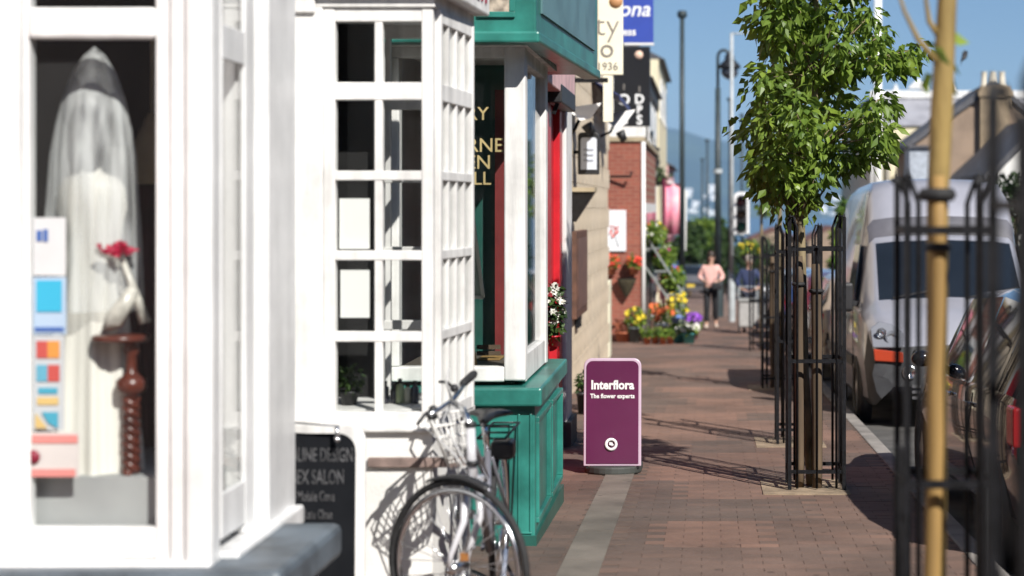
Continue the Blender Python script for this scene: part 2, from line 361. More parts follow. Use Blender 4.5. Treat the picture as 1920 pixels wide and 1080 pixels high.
# stickers and cards on the glass
ST = flat
def card(px0, px1, py0, py1, material, nm='sticker', dy=0):
    return MB().box(PX(px0,Y1), PX(px1,Y1), Y1+.018-dy, Y1+.0215-dy, PZ(py1,Y1), PZ(py0,Y1)).build(nm, material, f1)
W_ = flat('card_white', (.58,.59,.6)); CY = flat('card_cyan', (.03,.36,.55)); PB = flat('card_pale_blue', (.36,.47,.6)); RD = flat('card_red', (.45,.07,.06)); OR = flat('card_orange', (.6,.25,.05)); TL = flat('card_teal', (.05,.3,.42)); YL = flat('card_yellow', (.55,.4,.15)); NB = flat('card_navy', (.05,.12,.35)); SK = flat('card_sky', (.1,.33,.45)); PK = flat('card_pink', (.6,.22,.2)); MR = flat('card_maroon', (.2,.01,.03))
card(58, 119, 408, 517, W_); card(65, 75, 432, 452, NB, 'print', .004); card(78, 86, 430, 453, NB, 'print', .004)
card(58, 120, 520, 628, PB); card(65, 112, 526, 585, CY, 'print', .004)
card(62, 116, 614, 622, NB, 'print', .004)
card(58, 116, 630, 808, flat('card_grey', (.45,.48,.5)))
card(65, 86, 640, 672, RD, 'print', .004); card(86, 108, 640, 672, OR, 'print', .004)
card(65, 86, 685, 716, SK, 'print', .004); card(86, 108, 685, 716, RD, 'print', .004)
card(68, 104, 728, 739, TL, 'print', .004); card(66, 106, 746, 760, YL, 'print', .004)
MB().prism([P(66,803,Y1+.012), P(88,803,Y1+.012), P(66,775,Y1+.012)], (0,.004,0)).build('print', YL, f1)
MB().prism([P(78,773,Y1+.012), P(108,773,Y1+.012), P(108,803,Y1+.012), P(90,793,Y1+.012)], (0,.004,0)).build('print', TL, f1)
card(56, 144, 812, 896, flat('card_offwhite', (.55,.52,.5))); card(57, 142, 817, 832, PK, 'print', .004); card(56, 138, 881, 895, PK, 'print', .004)
MB().lathe([(.001,0),(.0235,0),(.0235,.003),(.001,.003)], P(62,857,Y1+.014), 14, ax=(V((1,0,0)), V((0,0,1)), V((0,-1,0)))).build('print', MR, f1)
# display platform, dress, stand, flowers
plat = MB().box(xg0-.1, PX(360,Y1), Y1+.1, 6.45, PZ(1060,Y1), PZ(893,5.72)).build('display_platform', mat('grey_display', (.36,.37,.37), .7, .08, 4), b1)
zp = PZ(893, 5.72)
YD = 5.84; cx = PX(172, YD)
dr = thing('wedding_dress_mannequin', (cx, YD, zp), 'white wedding dress and net veil on a mannequin in the shop window', 'wedding dress')
def fold(prof, c, n, amp, k, seed, sx=1, sy=1):
    m = MB(); q = random.Random(seed); ph = q.uniform(0,6); vs = []
    z1 = prof[-1][1]; z0 = prof[0][1]
    for r, z in prof:
        w = (z1 - z)/(z1 - z0)
        for i in range(n):
            a = 2*math.pi*i/n; rr = r*(1 + amp*w*(math.sin(k*a+ph) + .5*math.sin((2*k+1)*a+2*ph)))
            vs.append((c[0] + sx*rr*math.cos(a), c[1] + sy*rr*math.sin(a), c[2] + z))
    m.add(vs, [(i*n+j, i*n+(j+1) % n, (i+1)*n+(j+1) % n, (i+1)*n+j) for i in range(len(prof)-1) for j in range(n)], True); return m
SATIN = mat('ivory_satin', (.74,.72,.66), .5, .08, 5, stretch=(1,1,.2))
fold([(.15,.0),(.145,.1),(.13,.3),(.115,.5),(.105,.62),(.085,.72),(.09,.8),(.115,.9),(.11,.97),(.09,1.0),(.04,1.02),(.02,1.05)], (cx,YD,zp), 72, .16, 8, 2, 1, .65).build('gown', SATIN, dr)
m = MB(); m.lathe([(.03,.98),(.028,1.06),(.045,1.1),(.062,1.16),(.066,1.22),(.055,1.29),(.02,1.325),(.001,1.33)], (cx,YD,zp), 18); m.build('mannequin_head', mat('mannequin', (.09,.09,.1), .4), dr)
fold([(.165,.55),(.165,.75),(.155,.95),(.15,1.08),(.135,1.18),(.115,1.27),(.08,1.36),(.04,1.42),(.003,1.45)], (cx+.01,YD,zp), 72, .16, 5, 5, .9, .8).build('veil', VEIL, dr)
WOOD = mat('mahogany', (.1,.022,.012), .3, .3, 8)
YS = 5.76; sx_ = PX(246, YS); zt_ = PZ(634, YS)
st = thing('plant_stand', (sx_, YS, zp), 'dark red mahogany turned stand with a barley-twist stem in the bridal window', 'stand')
m = MB(); m.lathe([(.001,-.012),(.085,-.012),(.095,-.004),(.095,.006),(.085,.012),(.001,.012)], (sx_-.035, YS, zt_), 24); m.build('stand_top', WOOD, st)
m = MB(); zs = zt_ - .012; m.lathe([(.02,0),(.028,-.03),(.018,-.05),(.018,-.1),(.03,-.115),(.05,-.13),(.05,-.16),(.03,-.175),(.022,-.19)], (sx_, YS, zs), 16); m.build('stem_turning', WOOD, st)
m = MB()
for k in range(2):
    m.tube([(sx_ + .017*math.cos(a*.9 + k*math.pi), YS + .017*math.sin(a*.9 + k*math.pi), zs - .19 - (zs - .19 - zp)*a/30.) for a in range(31)], .016, 8)
m.build('twisted_stem', WOOD, st)
fl = thing('carnation_spray', (PX(235,YS), YS-.02, zt_+.01), 'crimson flower with white wrapped stem lying on the mahogany stand', 'flower')
m = MB(); q = random.Random(5)
for i in range(70):
    c = P(224 + q.gauss(0,11), 470 + q.gauss(0,5), YS-.03+q.gauss(0,.012)); m.leaf(c, V((q.uniform(-1,1),q.uniform(-1,1),q.uniform(-.3,1))), V((q.random(),q.random(),q.random())), .03, .026, q.random())
m.build('petals', mat('crimson_petal', (.5,.01,.06), .6, .3, 4, attr=True, c2=(.2,.0,.02)), fl)
m = MB(); m.tube([P(228,482,YS-.02), P(250,540,YS-.01), P(272,605,YS)], [.008,.014,.02], 8); m.tube([P(252,540,YS-.03), P(215,600,YS-.04), P(196,618,YS-.03)], [.02,.035,.012], 8)
m.build('wrapped_stem', mat('cellophane', (.6,.58,.52), .3, .25, 20), fl)
cu_ = thing('maroon_curtain', (PX(270,6.35), 6.35, zp), 'deep maroon curtain hanging behind the wedding dress', 'curtain')
m = MB(); pts = []
for i in range(25): pts.append((PX(232+3.3*i,6.38), 6.4 + .02*math.sin(i*1.4), 0))
zc0, zc1 = zp, PZ(345,6.38)
m.add([(x,y,zc0) for x,y,_ in pts] + [(x,y,zc1) for x,y,_ in pts], [(i,i+1,26+i,25+i) for i in range(24)], True); o = m.build('drape', mat('maroon_velvet', (.085,.006,.02), .85, .2, 6), cu_); sm_ = o.modifiers.new('solid','SOLIDIFY'); sm_.thickness = .006
ls = thing('pendant_lamp', (PX(275,6.3), 6.3, PZ(350,6.3)), 'beige cone-shaped fabric pendant lamp hanging above the maroon curtain', 'lamp')
m = MB(); m.lathe([(.1,0),(.085,.1),(.05,.19),(.015,.26)], (PX(285,6.36), 6.36, PZ(345,6.36)), 20); m.lathe([(.006,.25),(.006,.6)], (PX(285,6.36), 6.36, PZ(345,6.36)), 6); m.build('shade', mat('beige_fabric', (.42,.31,.18), .9, .1, 6), ls)

# ------------------------------------------------------------------ 2 white small-paned bay (salon)
Y2, Y2b = 7.3, 8.02
b2 = thing('salon_shop', (-1.95, Y2, gz(Y2)), 'white shop with a small-paned Georgian bay window and white wall below', 'shop')
xc = PX(812, Y2); x2b = PX(880, Y2b); g0 = gz(7.5)
m = MB(); m.box(-7, -6.8, 6.73, 8.6, g0, 6.5); m.box(-6.8, -1.95, 8.45, 8.58, g0, 6.5); m.box(-6.8,-1.95, 6.73,6.8, g0, 6.5); m.box(-1.95, -1.87, 6.74, Y2, g0, 6.5); m.box(-1.95,-1.87, Y2b, 8.58, g0, 6.5); m.box(-1.95,-1.87, Y2, Y2b, 2.7, 6.5); m.box(-6.8,-1.95, 6.8, 8.45, 6.3, 6.5)
m.build('wall', WPAINT, b2)
m = MB(); m.box(-6.8,-1.95, 6.8, 8.45, 3.0, 3.05); m.box(-6.8,-1.95,6.8,8.45,-.3,-.25); m.box(-2.9,-2.86,6.81,8.44,-.25,3.0); m.build('shop_floor', DARK, b2)
rows = [(PZ(773,Y2),PZ(641,Y2)), (PZ(622,Y2),PZ(488,Y2)), (PZ(470,Y2),PZ(338,Y2)), (PZ(320,Y2),PZ(187,Y2)), (PZ(154,Y2),PZ(40,Y2))]
zb, zt = PZ(800,Y2), PZ(14,Y2)
xf0 = PX(606, Y2)
fw = window_face(b2, (xf0, Y2+.03), (xc, Y2+.03), rows, 2, PX(628,Y2)-xf0, (713-698)*Y2/F, .06, WPAINT, zb=zb, zt=zt)
window_face(b2, (xc, Y2+.06), (x2b, Y2b), rows, 4, .035, .02, .05, WPAINT, zb=zb, zt=zt, name='street_window')
window_face(b2, (x2b, Y2b+.03), (-1.9, Y2b+.03), rows, 4, .05, .025, .05, WPAINT, zb=zb, zt=zt, name='end_window')
MB().box(-1.95, xf0, Y2-.01, Y2+.09, g0-.1, 2.7).build('pilaster', WPAINT, b2, bevel=.01)
MB().box(-1.95, xf0-.03, Y2-.03, Y2-.011, PZ(25,Y2), 2.7).build('pilaster_cap', WPAINT, b2, bevel=.006)
m = MB(); m.prism([(-1.94,Y2+.012,g0-.1),(xc-.004,Y2+.012,g0-.1),(x2b-.004,Y2b+.06,g0-.1),(-1.94,Y2b+.06,g0-.1)], (0,0,zb-g0+.1-.02)); m.build('stall_riser', RENDER_W, b2)
m = MB(); m.prism([(xf0,Y2-.022,zb-.022),(xc+.018,Y2-.022,zb-.022),(x2b+.02,Y2b+.06,zb-.022),(xf0,Y2b+.06,zb-.022)], (0,0,.03)); m.build('window_board', WPAINT, b2, bevel=.008)
m = MB(); m.prism([(-1.94,Y2-.012,zt),(xc+.01,Y2-.012,zt),(x2b+.01,Y2b+.1,zt),(-1.94,Y2b+.1,zt)], (0,0,.06)); m.build('lintel', WPAINT, b2, bevel=.006)
zf = zt + .055
m = MB(); m.prism([(-1.94,Y2-.06,zf),(xc+.075,Y2-.06,zf),(x2b+.08,Y2b+.12,zf),(-1.94,Y2b+.12,zf)], (0,0,.5)); fas = m.build('fascia', WPAINT, b2, bevel=.01)
ang = math.atan2(Y2b+.12-(Y2-.06), x2b+.08-xc-.075); 
rotS = Matrix.Rotation(ang, 4, 'Z') @ Matrix.Rotation(math.radians(90), 4, 'X')
pA = V((xc+.075, Y2-.06, 0)); dA = V((x2b+.08, Y2b+.12, 0)) - pA; uA = dA.normalized(); nA = V((uA.y, -uA.x, 0)); MLT = flat('maroon_letter', (.25,.01,.04))
for k in range(9):
    q0 = pA + uA*(.05+.092*k) + nA*.001; q1 = q0 + uA*(.022 if k % 3 else .05)
    MB().prism([V((p.x,p.y,z)) for p, z in ((q0,zf+.05),(q1,zf+.05),(q1,zf+.2),(q0,zf+.2))], nA*.006).build('fascia_lettering', MLT, fas)
MB().box(PX(690,Y2), PX(873,Y2), Y2-.012, Y2+.02, PZ(876,Y2), PZ(858,Y2)).build('wall_rail', mat('weathered_rail', (.22,.16,.14), .8, .25, 12), b2, bevel=.004)
for (a, b_, c, d) in ((632, 689, 372, 467), (634, 689, 507, 597)):
    MB().box(PX(a,Y2), PX(b_,Y2), Y2+.045, Y2+.0475, PZ(d,Y2), PZ(c,Y2)).build('notice', PAPER, fw)
# things standing inside the bay
def plant(name, c, rad, n, size, label, pot=None, potmat=None, flower=None, cat='plant', group=None, leafmat=None, seed=1):
    q = random.Random(seed); c = V(c); t = thing(name, c, label, cat, group)
    ph = 0
    if pot:
        r, h = pot; ph = h
        MB().lathe([(.001,.002),(r*.72,.002),(r*.95,h*.86),(r*1.06,h*.86),(r*1.06,h),(r*.92,h),(r*.9,h*.9),(.001,h*.9)], c, 16).build('pot', potmat, t)
    m = MB(); rx, ry, rz = rad; m.clump(c + V((0,0,ph + rz*.8)), rad, n, size, q, .1)
    for k in range(5): m.tube([c + V((0,0,ph*.9)), c + V((q.uniform(-.6,.6)*rx, q.uniform(-.6,.6)*ry, ph + rz*1.1))], .004 + .03*size, 5)
    m.build('leaves', leafmat or LEAFD, t, stuff=True)
    if flower:
        fm, fn, fs = flower; m = MB()
        for _ in range(fn):
            g = V((q.gauss(0,1), q.gauss(0,1)-.4, q.gauss(0,.7)+.5)).normalized(); p = c + V((0,0,ph+rz*.8)) + V((g.x*rx, g.y*ry, g.z*rz))*q.uniform(.9,1.12)
            for k in range(6):
                a = k*1.047; m.leaf(p, g*.5 + V((math.cos(a), math.sin(a)*.6, math.sin(a))), V((q.random(),q.random(),q.random())), fs, fs*.8, q.random())
        m.build('flowers', fm, t, stuff=True)
    return t
plant('window_plant', (PX(655,7.55), 7.55, rows[0][0]+.005), (.055,.055,.06), 130, .035, 'small leafy plant in a dark pot inside the white small-paned bay', (.045,.06), BLKPLAS, seed=3)
for k, (px, h, c, nm) in enumerate([(722,.10,(.02,.02,.03),'black salon bottle beside the window bar'),(738,.085,(.03,.03,.04),'short charcoal salon bottle'),(750,.11,(.3,.36,.2),'tall pale green salon bottle'),(764,.09,(.5,.5,.4),'cream salon bottle'),(778,.1,(.03,.04,.06),'navy salon bottle by the corner post')]):
    zb0 = rows[0][0]+.004; t = thing('bottle', (PX(px,7.6), 7.6+.01*(k%2), zb0), nm + ' on the white bay window board', 'bottle', 'bottles on the window board')
    MB().lathe([(.001,0),(.017,0),(.018,.01),(.018,h*.7),(.008,h*.8)], t.location, 12).build('bottle_body', flat('bottle%d' % k, c, .3), t); MB().lathe([(.0095,h*.8),(.0095,h),(.001,h)], t.location, 10).build('cap', BLKPLAS, t)
MB().box(-1.86, PX(703,7.9), 7.86, 7.9, rows[0][0]+.002, zt-.01).build('dark_backdrop', DARK, b2)  # near-black panel added so the unlit interior behind these panes reads dark
MB().box(-1.86, x2b-.03, 7.4, 7.98, rows[0][0]-.03, rows[0][0]+.002).build('display_shelf', WPAINT, b2)

# chalkboard sign in front of the white wall
YC = 6.85; gC = gz(YC)
cb = thing('chalkboard_sign', (PX(600,YC), YC, gC), 'tall black chalkboard with rounded white frame leaning between the two white bays', 'sign')
def rrect(x0, x1, z0, z1, r, y, n=6, tilt=0):
    pts = [(x0,z0),(x1,z0)] + [(x1-r+r*math.cos(a*math.pi/2/n), z1-r+r*math.sin(a*math.pi/2/n)) for a in range(n+1)] + [(x0+r-r*math.sin(a*math.pi/2/n), z1-r+r*math.cos(a*math.pi/2/n)) for a in range(n+1)]
    return [V((x, y + tilt*(z-z0), z)) for x, z in pts]
m = MB(); m.prism(rrect(PX(470,YC), PX(682,YC), gC, PZ(797,YC), .07, YC, tilt=.03), (0,.03,0)); m.build('sign_frame', WPAINT, cb, bevel=.006)
m = MB(); m.prism(rrect(PX(485,YC), PX(665,YC), gC+.06, PZ(814,YC), .07, YC-.006, tilt=.03), (0,.005,0)); m.build('chalkboard', mat('chalkboard', (.007,.008,.01), .9, .4, 4, spec=.1, c2=(.015,.016,.019)), cb)
CHALK = mat('chalk', (.085,.085,.09), .9, .5, 40)
for s, py, sz in (('OLINE DESIGN', 866, .078), ('ISEX SALON', 908, .082), ('ay Mobile Cove', 940, .058), ('ening Late Close', 973, .052)):
    text(s, 'chalk_lettering', CHALK, sz, (PX(541,YC), YC-.007+.03*(PZ(py,YC)-gC), PZ(py,YC)), cb, align='LEFT', bold=.001, sx=.5)
m = MB(); m.bar(P(548,792,YC-.03), P(636,799,YC-.03), .008); m.bar(P(548,792,YC-.03), P(548,812,YC), .008); m.cyl(P(632,800,YC-.03), P(632,826,YC-.03), .009); m.ball(P(632,824,YC-.03), .013); m.build('hanging_bracket', CHROME, cb)

# ------------------------------------------------------------------ 3 green shop
Y3 = 9.1; g0 = gz(9.5)
b3 = thing('green_shop', (-1.7, Y3, gz(Y3)), 'shop front painted dark green with a deep fascia and white bay window', 'shop')
xk = PX(985, Y3); Y3b = 10.35
m = MB(); m.box(-7,-6.8, 8.6, 10.9, g0, 6.5); m.box(-6.8,-1.7,8.6,8.7,g0,6.5); m.box(-6.8,-1.7,10.8,10.9,g0,6.5); m.box(-1.78,-1.7,8.7,Y3,g0,6.5); m.box(-1.78,-1.7,Y3,10.8,2.4,6.5); m.box(-6.8,-1.78,8.7,10.8,6.3,6.5)
m.build('wall', WPAINT, b3)
m = MB(); m.box(-6.8,-1.78,8.7,10.8,2.9,2.95); m.box(-6.8,-1.78,8.7,10.8,-.3,-.25); m.box(-2.7,-2.65,8.71,10.79,-.25,2.9); m.build('shop_floor', DARK, b3)
zs3, zh3 = PZ(688,Y3), PZ(108,Y3)
f3 = thing and MB().box(PX(945,Y3), xk, Y3, Y3+.1, PZ(714,Y3), zh3+.06).build('window_frame', WPAINT, b3, bevel=.01)
MB().box(-1.7, PX(945,Y3)+.001, Y3+.004, Y3+.096, PZ(716,Y3), zs3).build('sill', WPAINT, f3, bevel=.008)
MB().box(-1.7, PX(945,Y3)+.001, Y3+.004, Y3+.096, zh3, zh3+.06).build('rail', WPAINT, f3, bevel=.008)
MB().box(-1.7, -1.655, Y3+.002, Y3+.098, zs3, zh3).build('jamb', WPAINT, f3, bevel=.008)
MB().box(-1.655, PX(945,Y3), Y3+.045, Y3+.051, zs3, zh3).build('pane', GLASS, f3)
window_face(b3, (xk-.04, Y3+.1), (xk-.04, Y3b), [(PZ(660,9.4),zh3-.02)], 1, .06, depth=.07, matf=WPAINT, zb=PZ(712,9.3), zt=zh3+.06, name='street_window')
MB().box(-1.7, xk-.005, Y3b+.001, Y3b+.06, PZ(712,9.3), zh3+.06).build('end_panel', WPAINT, b3)
GOLD = mat('gold_leaf', (.42,.34,.16), .4, .15, 8)
for s, px, py, sz in (('RY', 872, 224, .1), ('RNE', 873, 284, .105), ('EN', 872, 316, .105), ('ILL', 876, 346, .1)):
    text(s, 'gold_lettering', GOLD, sz, (PX(px,Y3), Y3+.04, PZ(py,Y3)), f3, align='LEFT', bold=.0005)
# counter below
YK, YKb = 9.02, 10.75; xk2 = PX(1012, YK); zk = PZ(727, YK)
m = MB(); m.prism([(-1.7,YK+.04,g0-.1),(xk2-.03,YK+.04,g0-.1),(xk2-.05,YKb,g0-.1),(-1.7,YKb,g0-.1)], (0,0,zk-.1-g0+.1)); ct = m.build('stall_riser', GREEN, b3, bevel=.006)
m = MB(); m.prism([(-1.7,YK-.02,zk-.098),(xk2+.012,YK-.02,zk-.098),(xk2,YKb+.02,zk-.098),(-1.7,YKb+.02,zk-.098)], (0,0,.098)); m.build('counter_top', GREEN, b3, bevel=.012)
xa, xb_ = PX(905,YK), PX(980,YK)
def panel(m, x0, x1, y, z0, z1, w=.02, t=.012):
    m.box(x0,x1,y-t,y,z0,z0+w); m.box(x0,x1,y-t,y,z1-w,z1); m.box(x0,x0+w,y-t,y,z0+w,z1-w); m.box(x1-w,x1,y-t,y,z0+w,z1-w)
m = MB(); panel(m, xa-.06, xb_-.055, YK+.04, zk-.72, zk-.18); m.build('panel_moulding', GREEN, ct, bevel=.004)
m = MB(); panel(m, xb_-.03, xk2-.045, YK+.04, zk-.78, zk-.13, .012, .008); m.build('panel_moulding', GREEN, ct, bevel=.003)
m = MB()
for y0, y1 in ((YK+.14, YK+.85), (YK+.95, YKb-.1)):
    x = xk2-.03; t = .014
    for (ya, yb, za, zb_) in ((y0,y1,zk-.74,zk-.71),(y0,y1,zk-.2,zk-.17),(y0,y0+.03,zk-.71,zk-.2),(y1-.03,y1,zk-.71,zk-.2)):
        m.box(x-.03, x+t, ya, yb, za, zb_)
m.build('side_panel_moulding', GREEN, ct, bevel=.004)
MB().box(-1.7, xk2-.02, YK+.03, YKb, g0-.1, g0+.07).build('skirting', DKGREEN, ct)
# fascia, soffit
zfb = 2.39; YF = 8.9; xf = PX(1005, YF); YFb, xfb = 11.4, PX(1120, 11.4)
m = MB(); m.prism([(-1.71,YF,zfb),(xf,YF,zfb),(xfb,YFb,zfb),(-1.25,YFb,zfb),(-1.25,10.9,zfb),(-1.71,10.9,zfb)], (0,0,.95)); fas = m.build('fascia', GREEN, b3, bevel=.008)
m = MB(); m.prism([(-1.71,YF-.03,zfb-.03),(xf+.02,YF-.03,zfb-.03),(xfb+.02,YFb+.02,zfb-.03),(xfb-.1,YFb+.02,zfb-.03),(xf-.1,YF+.1,zfb-.03),(-1.71,YF+.1,zfb-.03)], (0,0,.06)); m.build('moulding', GREEN, fas, bevel=.012)
m = MB(); m.box(PX(903,YF), PX(957,YF), YF-.012, YF-.001, PZ(26,YF), 3.2); m.build('panel_print', mat('photo_panel', (.45,.38,.3), .5, .35, 18), fas)
m = MB(); panel(m, PX(895,YF), PX(966,YF), YF, PZ(33,YF), 3.25, .03, .016); m.build('panel_moulding', GREEN, fas, bevel=.004)
dF = V((xfb-xf, YFb-YF, 0)).normalized(); nF = V((dF.y, -dF.x, 0))
m = MB(); p0 = V((xf,YF,0)) + dF*.14 + nF*.001; p1 = V((xf,YF,0)) + dF*2.3 + nF*.001
m.prism([V((p.x,p.y,z)) for p, z in ((p0,zfb+.14),(p1,zfb+.14),(p1,3.24),(p0,3.24))], nF*.012); m.build('sign_board', mat('grey_green_board', (.1,.19,.2), .35, .2, 3), fas)
m = MB(); m.prism([(-1.7,YF+.11,zfb-.032),(xk+.02,YF+.11,zfb-.032),(xk+.02,Y3b+.4,zfb-.032),(-1.7,Y3b+.4,zfb-.032)], (0,0,.03)); m.build('soffit', WPAINT, b3)
# display inside the green shop
dm = thing('display_easel', (PX(900,9.5), 9.5, zs3), 'white framed menu board leaning inside the green shop window', 'easel')
m = MB(); m.prism([P(866,552,9.5), P(906,556,9.5), P(884,388,9.5), P(866,388,9.5)], (0,.02,0)); m.build('board', mat('pale_green_board', (.28,.33,.27), .7), dm)
m = MB(); m.bar(P(906,558,9.49), P(884,386,9.49), .018); m.bar(P(866,556,9.49), P(906,558,9.49), .018); m.build('frame', flat('pale_timber_trim', (.6,.58,.48)), dm)
m = MB(); m.bar(P(893,690,9.45), P(878,610,9.45), .02); m.bar(P(872,690,9.55), P(880,612,9.55), .02); m.build('leg', STAKE, dm)
pr2 = thing('wooden_crate', (PX(915,9.7), 9.7, zs3), 'small wooden crate on the floor of the green shop window', 'crate')
MB().box(PX(895,9.7), PX(938,9.7), 9.7, 9.9, zs3-.02, PZ(672,9.7)).build('crate_box', STAKE, pr2, bevel=.006)
for k in range(2): MB().box(PX(894,9.7), PX(939,9.7), 9.69, 9.7, zs3-.02+.03+.035*k, zs3+.035*k+.035).build('slat', STAKE2, pr2)
m = MB(); m.box(-1.69, xk-.09, 10.25, 10.3, -.25, 2.4); m.build('dark_backdrop', DKGREEN, b3)
MB().box(PX(928,10.1), PX(945,10.1), 10.1, 10.14, -.2, 2.2).build('red_screen', mat('red_screen', (.2,.02,.02), .7), b3)
MB().box(-1.69, xk-.08, Y3+.1, 10.25, -.3, zs3-.02).build('window_bed', flat('window_bed_paint', (.12,.1,.08)), b3)

# ------------------------------------------------------------------ 4 red shop, 5 stone building, recessed shop, 6 brick florist, beyond
b4 = thing('red_shop', (-1.2, 11, gz(11)), 'shop with bright red timber front and white end column', 'shop')
g0 = gz(14.5)
MB().box(-7,-1.3, 10.95, 14.55, g0, 6.2).build('wall', mat('rose_render', (.6,.34,.36), .8, .1, 3), b4)
for k, (y0, y1) in enumerate(((11.0,11.5),(12.6,12.95),(13.7,13.95))):
    MB().box(-1.3,-1.2, y0, y1, g0, 2.35).build('red_pilaster', RED, b4, bevel=.01)
MB().box(-1.3,-1.24, 11.5, 12.6, g0, .25).build('stall_riser', RED, b4); MB().box(-1.3,-1.27, 11.5, 12.6, .25, 2.3).build('pane', CARGLASS, b4)
MB().box(-1.3,-1.25, 12.95, 13.7, g0, 2.3).build('door', RED, b4)
MB().box(-1.3,-1.1, 11.45, 13.96, 2.36, 2.9).build('fascia', mat('pinkish_fascia', (.7,.45,.45), .6), b4, bevel=.01)
m = MB(); m.box(-1.3,-1.17, 13.97, 14.55, g0, 3.3); m.build('white_column', WPAINT, b4, bevel=.015)
MB().box(-1.32,-1.13, 13.94, 14.57, g0, g0+.22).build('column_base', mat('dark_column_base', (.08,.08,.08), .7), b4)
bk = thing('wall_bracket_box', (-1.2, 13.2, PZ(170,12.9)), 'black box of a roller shutter fixed on the red shop front', 'shutter box')
MB().box(-1.2,-1.09, 12.62, 13.9, PZ(195,12.8), PZ(160,12.8)).build('shutter_case', BLKPLAS, bk, bevel=.01)
MB().bar((-1.13,12.7,PZ(195,12.8)), (-1.16,12.7,PZ(215,12.8)), .03).build('shutter_bracket', IRON, bk)
FLW = lambda n, c, c2=None: mat(n, c, .6, .3, 3, attr=True, c2=c2 or tuple(x*.5 for x in c))
PINK = FLW('petal_pink', (.75,.25,.3)); WHITEF = FLW('petal_white', (.8,.78,.7)); REDF = FLW('petal_red', (.75,.06,.03)); ORF = FLW('petal_orange', (.7,.14,.03)); YELF = FLW('petal_yellow', (.9,.68,.04)); PURF = FLW('petal_purple', (.3,.08,.55)); BLUF = FLW('petal_blue', (.12,.22,.7)); MAGF = FLW('petal_magenta', (.65,.05,.25))
t = plant('wall_basket', P(1038,650,12.0), (.065,.07,.2), 260, .06, 'trailing white and pink flower basket on the red shop front', (.05,.08), RED, (WHITEF, 22, .03), 'flower basket', seed=9)
m = MB(); m.tube([V((-1.2,12.05,t.location.z+.35)), V((-1.12,12.05,t.location.z+.42)), t.location + V((0,0,.36))], .006, 6); m.tube([t.location + V((0,0,.36)), t.location + V((0,0,.05))], .004, 5); m.build('hook', IRON, t)
MB().box(PX(1030,12.0), PX(1044,12.0), 12.0, 12.05, PZ(692,12), PZ(650,12)).build('red_plaque', RED, t)

b5 = thing('stone_building', (-1.55, 15, gz(15)), 'cream stone shop building with dark timber notice board', 'building')
g0 = gz(27)
MB().box(-7,-1.62, 14.56, 26.5, g0, 6.4).build('wall', STONE, b5)
q = random.Random(2); z = g0; row = 0
STONES = [mat('cream_stone_%d' % k, c, .88, .14, 5, bump=.4, bscale=30) for k, c in enumerate([(.74,.62,.46),(.72,.6,.44),(.75,.63,.47)])]
stone_mesh = {}
for row in range(15):
    y = 14.6 + (.35 if row % 2 else 0); z0 = -.9 + row*.3
    while y < 26.2:
        l = .7
        if y > 17.5:
            k = q.randrange(3)
            if k not in stone_mesh:
                so = MB().box(-.03, 0, 0, l-.005, 0, .295).build('stone_block', STONES[k], b5, bevel=.003); so.location = (0,0,0); stone_mesh[k] = so; o = so
            else: o = stone_mesh[k].copy(); col.objects.link(o)
            o.location = V((-1.58 + q.uniform(0,.012), y, z0)) - V(b5.location) + V(b5.location) - V((0,0,0)); ORG[o.name] = ORG.get(b5.name)
            # mesh coordinates are relative to the parent already
            o.location = V((-1.575 + q.uniform(0,.004), y, z0))
        y += l
for y0 in (15.2, 22.6):
    f = MB().box(-1.62,-1.56, y0, y0+1.0, 3.9, 5.6).build('window', WPAINT, b5); MB().box(-1.6,-1.555, y0+.08, y0+.92, 3.98, 5.52).build('pane', CARGLASS, f)
nb = thing('notice_board', P(1066,430,20.2), 'brown timber notice board fixed to the cream stone wall', 'notice board')
MB().box(-1.57,-1.5, 19.3, 21.0, PZ(590,20.2), PZ(432,20.2)).build('board', mat('brown_board', (.12,.055,.035), .7, .2, 8), nb, bevel=.01)
MB().box(-1.499,-1.492, 19.4, 20.9, PZ(575,20.2), PZ(445,20.2)).build('panel', mat('brown_panel', (.16,.08,.06), .5, .2, 6), nb)
MB().box(-1.56,-1.52, 19.9, 20.3, PZ(612,20.2), PZ(590,20.2)).build('bracket', IRON, nb)
ws = thing('illuminated_wall_sign', P(1103,325,19.6), 'white panel sign in a rounded black frame projecting from stone wall', 'sign')
m = MB(); m.prism(rrect(PX(1083,19.6), PX(1123,19.6), PZ(327,19.6), PZ(248,19.6), .05, 19.6), (0,.12,0)); m.build('sign_case', BLKPLAS, ws, bevel=.01)
m = MB(); m.prism(rrect(PX(1089,19.6), PX(1119,19.6), PZ(318,19.6), PZ(258,19.6), .03, 19.585), (0,.014,0)); m.build('sign_panel', flat('sign_pale', (.66,.7,.78)), ws)
for k in range(3): MB().box(PX(1094,19.6), PX(1113,19.6), 19.575, 19.584, PZ(282+k*10,19.6), PZ(279+k*10,19.6)).build('print_line', flat('sign_print', (.35,.38,.45)), ws)
MB().bar((-1.6,19.66,PZ(285,19.6)), (PX(1083,19.6)+.01,19.66,PZ(285,19.6)), .04).build('bracket', IRON, ws)
hp = thing('rainwater_hopper', P(1095,415,19.2), 'black tapered rainwater hopper on the cream stone wall', 'hopper')
m = MB(); c = P(1095,360,19.2); zt_ = c.z; zb_ = PZ(416,19.2)
m.add([(-1.56,19.0,zt_),(PX(1115,19.2),19.0,zt_),(PX(1115,19.2),19.4,zt_),(-1.56,19.4,zt_),(-1.56,19.15,zb_),(-1.5,19.15,zb_),(-1.5,19.25,zb_),(-1.56,19.25,zb_)], [(0,1,2,3),(7,6,5,4),(0,4,5,1),(1,5,6,2),(2,6,7,3),(3,7,4,0)])
